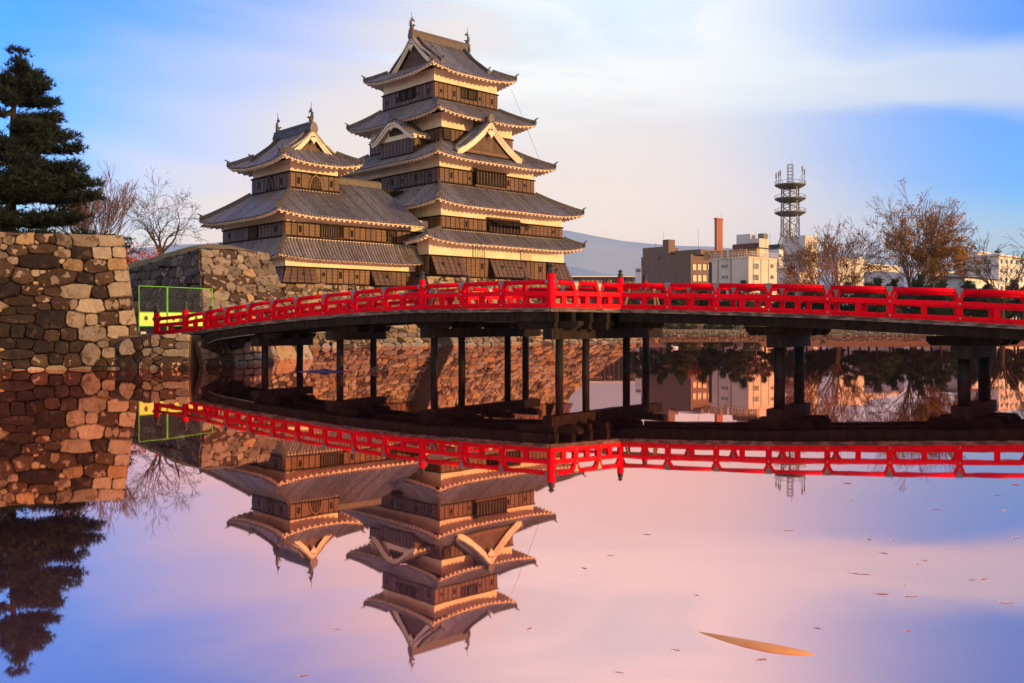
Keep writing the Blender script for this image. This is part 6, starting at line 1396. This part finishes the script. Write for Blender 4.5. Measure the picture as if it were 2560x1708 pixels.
def skin_body(name, pts, edges, mats, loc, label, cat, group=None, sub=2):
    me = bpy.data.meshes.new(name); me.from_pydata([tuple(p) for p, r in pts], edges, []); o = link(name, me); o.location = loc; me.materials.append(mats)
    o.modifiers.new('skin', 'SKIN'); sm = o.modifiers.new('sub', 'SUBSURF'); sm.levels = 1; sm.render_levels = sub
    for i, (p, r) in enumerate(pts): me.skin_vertices[0].data[i].radius = (r, r)
    me.skin_vertices[0].data[0].use_root = True
    return tag(o, label, cat, group)
M['navy'] = pmat('dark_navy_clothing', (.025, .028, .045), (.018, .02, .03), rough=.8); M['greycloth'] = pmat('grey_clothing', (.12, .12, .13), rough=.8); M['skin'] = pmat('skin', (.42, .26, .18), rough=.5); M['hair'] = pmat('black_hair', (.012, .01, .009), rough=.5)
def sitter(label, u, d, mat, face):
    c = P3z(ray(u) * d, .94); s = V(face.y, -face.x, 0)
    pts = [(V(0, 0, .44), .15), (V(0, 0, .66) - face * .02, .14), (V(0, 0, .88) + face * .02, .15), (V(0, 0, 1.0) + face * .04, .06), (V(0, 0, 1.12) + face * .07, .10), (V(0, 0, 1.22) + face * .07, .075)]
    ed = [(0, 1), (1, 2), (2, 3), (3, 4), (4, 5)]
    for q in (-1, 1):
        k = len(pts); pts += [(s * (.11 * q) + V(0, 0, .42) + face * .06, .095), (s * (.13 * q) + face * .46 + V(0, 0, .46), .075), (s * (.13 * q) + face * .48 + V(0, 0, .08), .05), (s * (.14 * q) + face * .62 + V(0, 0, .05), .045)]; ed += [(0, k), (k, k + 1), (k + 1, k + 2), (k + 2, k + 3)]
        k = len(pts); pts += [(s * (.20 * q) + V(0, 0, .86), .06), (s * (.25 * q) + V(0, 0, .64) + face * .08, .048), (s * (.16 * q) + V(0, 0, .54) + face * .32, .04)]; ed += [(2, k), (k, k + 1), (k + 1, k + 2)]
    o = skin_body('person', pts, ed, M[mat], c, label, 'person', 'people seated on the far shore')
    hd = MB().lathe((0, 0, 0), [(.03, -.12), (.075, -.09), (.095, 0), (.085, .07), (.05, .12), (.01, .135)], 12, .9, 1.0); p = V(0, 0, 1.15) + face * .085
    h = link('head', hd.mesh('head', 'skin', -p, True), o); hr = MB().lathe(tuple(p + V(0, 0, .03) - face * .018), [(.10, -.03), (.106, .03), (.09, .09), (.04, .125), (.005, .13)], 12); link('hair', hr.mesh('hair', 'hair', smooth=True), o)
    return o
sitter('person in dark navy clothes seated low on the far shore path', 1840, 136.6, 'navy', V(-.5, -.86, 0)); sitter('person in grey clothes seated low beside the one in navy on the far shore', 1847, 137.0, 'greycloth', V(.3, -.95, 0))
seat = MB().box(-.25, .25, -.18, .18, 0, .40)
for u, d, lb in ((1840, 136.6, 'low dark seat block under the person in navy'), (1847, 137.0, 'low dark seat block under the person in grey')):
    p = ray(u) * d; single('seat_block', MB().box(p.x - .25, p.x + .25, p.y - .1, p.y + .24, .9, 1.28), 'timberdark', lb, 'seat', (p.x, p.y, .9))

# ------------------------------------------------------------------ water birds, carp, leaves
def duck_mesh(mat, k=1.0):
    m = MB(); rows = []
    for x, r, z, sy in ((-.27, .008, .16, .6), (-.23, .05, .115, 1.2), (-.15, .10, .085, 1.15), (-.03, .135, .075, 1.12), (.08, .13, .075, 1.08), (.16, .095, .09, 1), (.20, .065, .13, .95), (.205, .052, .18, .9), (.215, .056, .225, .95), (.25, .055, .25, .95), (.285, .034, .245, .9), (.315, .02, .235, 1.4), (.355, .012, .228, 1.5), (.36, .003, .226, 1.2)):
        rows.append([V(x * k, r * math.cos(t) * sy * k, (z + r * math.sin(t)) * k) for t in [2 * math.pi * i / 12 for i in range(13)]])
    return m.grid(rows)
M['duckbrown'] = pmat('brown_mottled_plumage', (.16, .085, .05), (.06, .035, .025), scale=16, rough=.6); M['duckdark'] = pmat('dark_plumage', (.03, .022, .02), (.06, .045, .035), scale=14, rough=.6); M['duckwhite'] = pmat('white_plumage', (.75, .74, .72), (.65, .64, .62), rough=.6); M['duckrust'] = pmat('rust_plumage', (.34, .14, .05), (.2, .09, .04), scale=10, rough=.6)
for u, v, mt, k, rot, lb in ((937, 929, 'duckbrown', .9, 75, 'brown duck afloat right of the second pile pair, nearer the pile'), (962, 931, 'duckbrown', .88, 100, 'brown duck afloat right of the second pile pair, further from the pile'), (1530, 867, 'duckdark', .9, 175, 'dark duck far off between the piles, left one of a pair'), (1540, 866.5, 'duckrust', .95, 185, 'rust-flanked duck far off between the piles, right one of a pair'),
                             (1596, 862, 'duckdark', .8, 20, 'single dark duck far off, between the last two piles of the middle bent'), (1639, 853, 'duckrust', 1.1, 0, 'rusty duck far out on the open water under the brown hall'), (1688, 871, 'duckwhite', .8, 170, 'small white bird resting on the open water right of the middle piles'), (1579, 846, 'duckwhite', 1.7, 10, 'large white swan-like bird far off under the bridge beam'), (2059, 853.5, 'duckdark', 1.2, 180, 'dark duck far off right of the right-hand pile bent')):
    d = depth(v); p = P3z(ray(u) * d, -.03 * k); m = duck_mesh(mt, k); o = link('water_bird', m.mesh('water_bird', mt, smooth=True)); o.location = p; o.rotation_euler = (0, 0, R(rot)); tag(o, lb, 'bird', 'birds on the moat')
M['tarp'] = pmat('dark_blue_plastic', (.045, .055, .15), (.03, .035, .09), rough=.35)
d = depth(929.5); c = ray(812) * d; fl = MB(); L = 1.02
pts = [c + V(-L, .05, .0), c + V(-.3, -.28, .0), c + V(.25, -.30, .0), c + V(L * .95, .0, .0), c + V(.2, .30, .0), c + V(-.35, .28, .0)]
fl.add([P3z(p, -.02) for p in pts] + [P3z(c + (p - c) * .9, .015) for p in pts] + [P3z(c + V(-.05, 0, 0), .075)], [(i, (i + 1) % 6, 6 + (i + 1) % 6, 6 + i) for i in range(6)] + [(6 + i, 6 + (i + 1) % 6, 12) for i in range(6)])
fl.tube([P3z(c + V(-.16, -.05, 0), .06), P3z(c + V(0, -.04, 0), .09), P3z(c + V(.14, -.05, 0), .06)], .03, 6)
t = Thing('floating_sheet', 'flat dark blue sheet floating at the second pile pair under the bridge', 'float', P3z(c, 0)); t.part('sheet', fl, 'tarp')
# carp just under the surface in the foreground
M['koi'] = pmat('golden_orange_carp', (1.0, .36, .10), (1.0, .46, .18), scale=5, rough=.9, spec=.05, third=(1.0, .68, .42), tscale=5, tlo=.58, thi=.72)
kd = depth(1606); kp = ray(1850) * kd
def koi():
    m = MB(); rows = []
    head, tail = V(2055, 1640, 0), V(1630, 1560, 0); n = 13
    hw = P3z(ray(head.x) * depth(head.y), -.027); tw = P3z(ray(tail.x) * depth(tail.y), -.020)
    d = (tw - hw); L = d.length; d.normalize(); s = V(-d.y, d.x, 0)
    prof_ = [(0, .012), (.015, .034), (.05, .05), (.10, .061), (.18, .07), (.28, .074), (.4, .07), (.52, .06), (.64, .046), (.75, .033), (.84, .024), (.90, .02)]
    for f, r_ in prof_:
        c = hw + d * (L * f) + s * (.03 * math.sin(f * 5)); rows.append([c + s * (r_ * .85 * math.cos(t)) + V(0, 0, r_ * .60 * math.sin(t)) for t in [2 * math.pi * i / 12 for i in range(13)]])
    m.grid(rows); e = hw + d * (L * .86) + s * (.03 * math.sin(.86 * 5))
    up_ = V(0, 0, -.012); m.add([e + s * .015 + up_, e - s * .015 + up_, e + d * (L * .16) - s * .085 + up_, e + d * (L * .09) + up_, e + d * (L * .16) + s * .075 + up_], [(0, 1, 3), (1, 2, 3), (0, 3, 4)])
    for q in (-1, 1): b_ = hw + d * (L * .20) + s * (q * .050) - V(0, 0, .02); m.add([b_, b_ + d * .05, b_ + d * .10 + s * (q * .07), b_ + d * .05 + s * (q * .075)], [(0, 1, 2, 3)])
    return m, hw
m, hw = koi(); single('carp', m, 'koi', 'long golden-orange carp gliding under the surface in the foreground', 'fish', hw, smooth=True)
# fallen leaves afloat
M['leafA'] = pmat('floating_orange_leaf', (.90, .42, .20), (.75, .30, .14), scale=20, rough=.6); M['leafB'] = pmat('floating_pale_leaf', (.95, .78, .66), (.85, .62, .48), scale=20, rough=.6); M['leafC'] = pmat('floating_brown_leaf', (.45, .25, .20), (.35, .2, .16), scale=20, rough=.6); M['leafR'] = pmat('floating_red_leaf', (.90, .22, .15), (.75, .18, .12), scale=20, rough=.6)
def leaf(u, v, L, w, mat, label, rot, maple=False, group=None):
    d = depth(v); c = P3z(ray(u) * d, .0); m = MB(); k = L * d / F / 2; kw = w * d / F / 2 * 2.2; ca, sa = math.cos(rot), math.sin(rot)
    def Pp(x, y, z): return c + V((x * ca - y * sa) * k, (x * sa + y * ca) * k, z)
    if maple: ring = [(0, -.9), (.25, -.35), (.9, -.5), (.5, -.05), (1, .45), (.42, .3), (.1, 1.0), (-.3, .3), (-.95, .5), (-.5, -.05), (-.85, -.5), (-.22, -.35)]
    else: ring = [(-1, 0), (-.6, .26), (0, .36), (.6, .22), (1, 0), (.6, -.2), (0, -.34), (-.6, -.24)]
    n = len(ring); m.add([Pp(x, y, .0015 + .03 * k * (x * x * .8 + y * y)) for x, y in ring] + [Pp(0, 0, .001)] , [(i, (i + 1) % n, n) for i in range(n)])
    m.tube([Pp(-1 if not maple else 0, 0 if not maple else -.9, .003), Pp(-1.3 if not maple else .1, .08 if not maple else -1.4, .004 + .03 * k)], .0018, 4)
    single('fallen_leaf', m, mat, label, 'leaf', c, group)
QL = lambda x, y: (1300 + x * .5362, 1000 + y * .5362)
named = [(1525, 388, 26, 'leafR', 'red leaf floating below the right rail reflection, apart from the others', 1), (1690, 905, 34, 'leafA', 'orange curled leaf of the close pair floating at right foreground, left one', 0), (1825, 915, 34, 'leafB', 'pale curled leaf of the close pair floating at right foreground, right one', 0), (2270, 945, 36, 'leafB', 'long pale leaf floating alone near the right edge of the foreground', 0), (1810, 1075, 18, 'leafA', 'small orange leaf floating below the close pair, right of the carp', 0), (1130, 1210, 26, 'leafA', 'orange leaf floating just under the carp', 0), (2312, 395, 26, 'leafR', 'reddish leaf floating at the right edge below the rail reflection', 1), (2315, 640, 24, 'leafB', 'pale leaf floating at the right edge, halfway down the open water', 0), (1590, 810, 48, 'leafB', 'broad pale leaf floating above the close pair of leaves', 0), (1628, 650, 14, 'leafC', 'tiny dark leaf floating in the middle of the pink water', 1), (1255, 608, 30, 'leafB', 'faint pale leaf floating right of the main keep reflection', 0)]
for x, y, L, mt, lb, mp_ in named: u, v = QL(x, y); leaf(u, v, L, L * .3, mt, lb, rnd.uniform(-.4, .4), bool(mp_))
small_l = [(1700, 715), (1790, 865), (1890, 750), (1950, 465), (1940, 510), (2260, 515), (1390, 1065), (1550, 470), (465, 1270), (300, 785), (425, 725), (730, 1165), (825, 910), (595, 628), (2165, 835), (2110, 840), (1735, 650), (1850, 765), (2225, 445)]
small_l = sorted([QL(x, y) for x, y in small_l] + [(600, 1079), (1012, 1411), (1324, 1571), (843, 1572), (760, 1689)])
for i, (u, v) in enumerate(small_l): leaf(u, v, rnd.uniform(14, 24), 6, rnd.choice(('leafA', 'leafB', 'leafC')), 'small faded leaf on the open water, ' + ORD[i] + ' from the left among the smallest ones', rnd.uniform(-1, 1), False, 'small scattered leaves on the water')

# ------------------------------------------------------------------ the evening air
hz = MB().box(-9300, 9300, -2700, 9700, -3, 800)
M['haze'] = bpy.data.materials.new('evening_haze'); M['haze'].use_nodes = True; hn = M['haze'].node_tree; hn.nodes.remove(hn.nodes['Principled BSDF'])
pv = hn.nodes.new('ShaderNodeVolumePrincipled'); pv.inputs['Color'].default_value = (.66, .86, 1.0, 1); pv.inputs['Density'].default_value = 0.8e-4; hn.links.new(pv.outputs[0], hn.nodes['Material Output'].inputs['Volume'])
o = link('haze', hz.mesh('haze', 'haze')); o['kind'] = 'stuff'
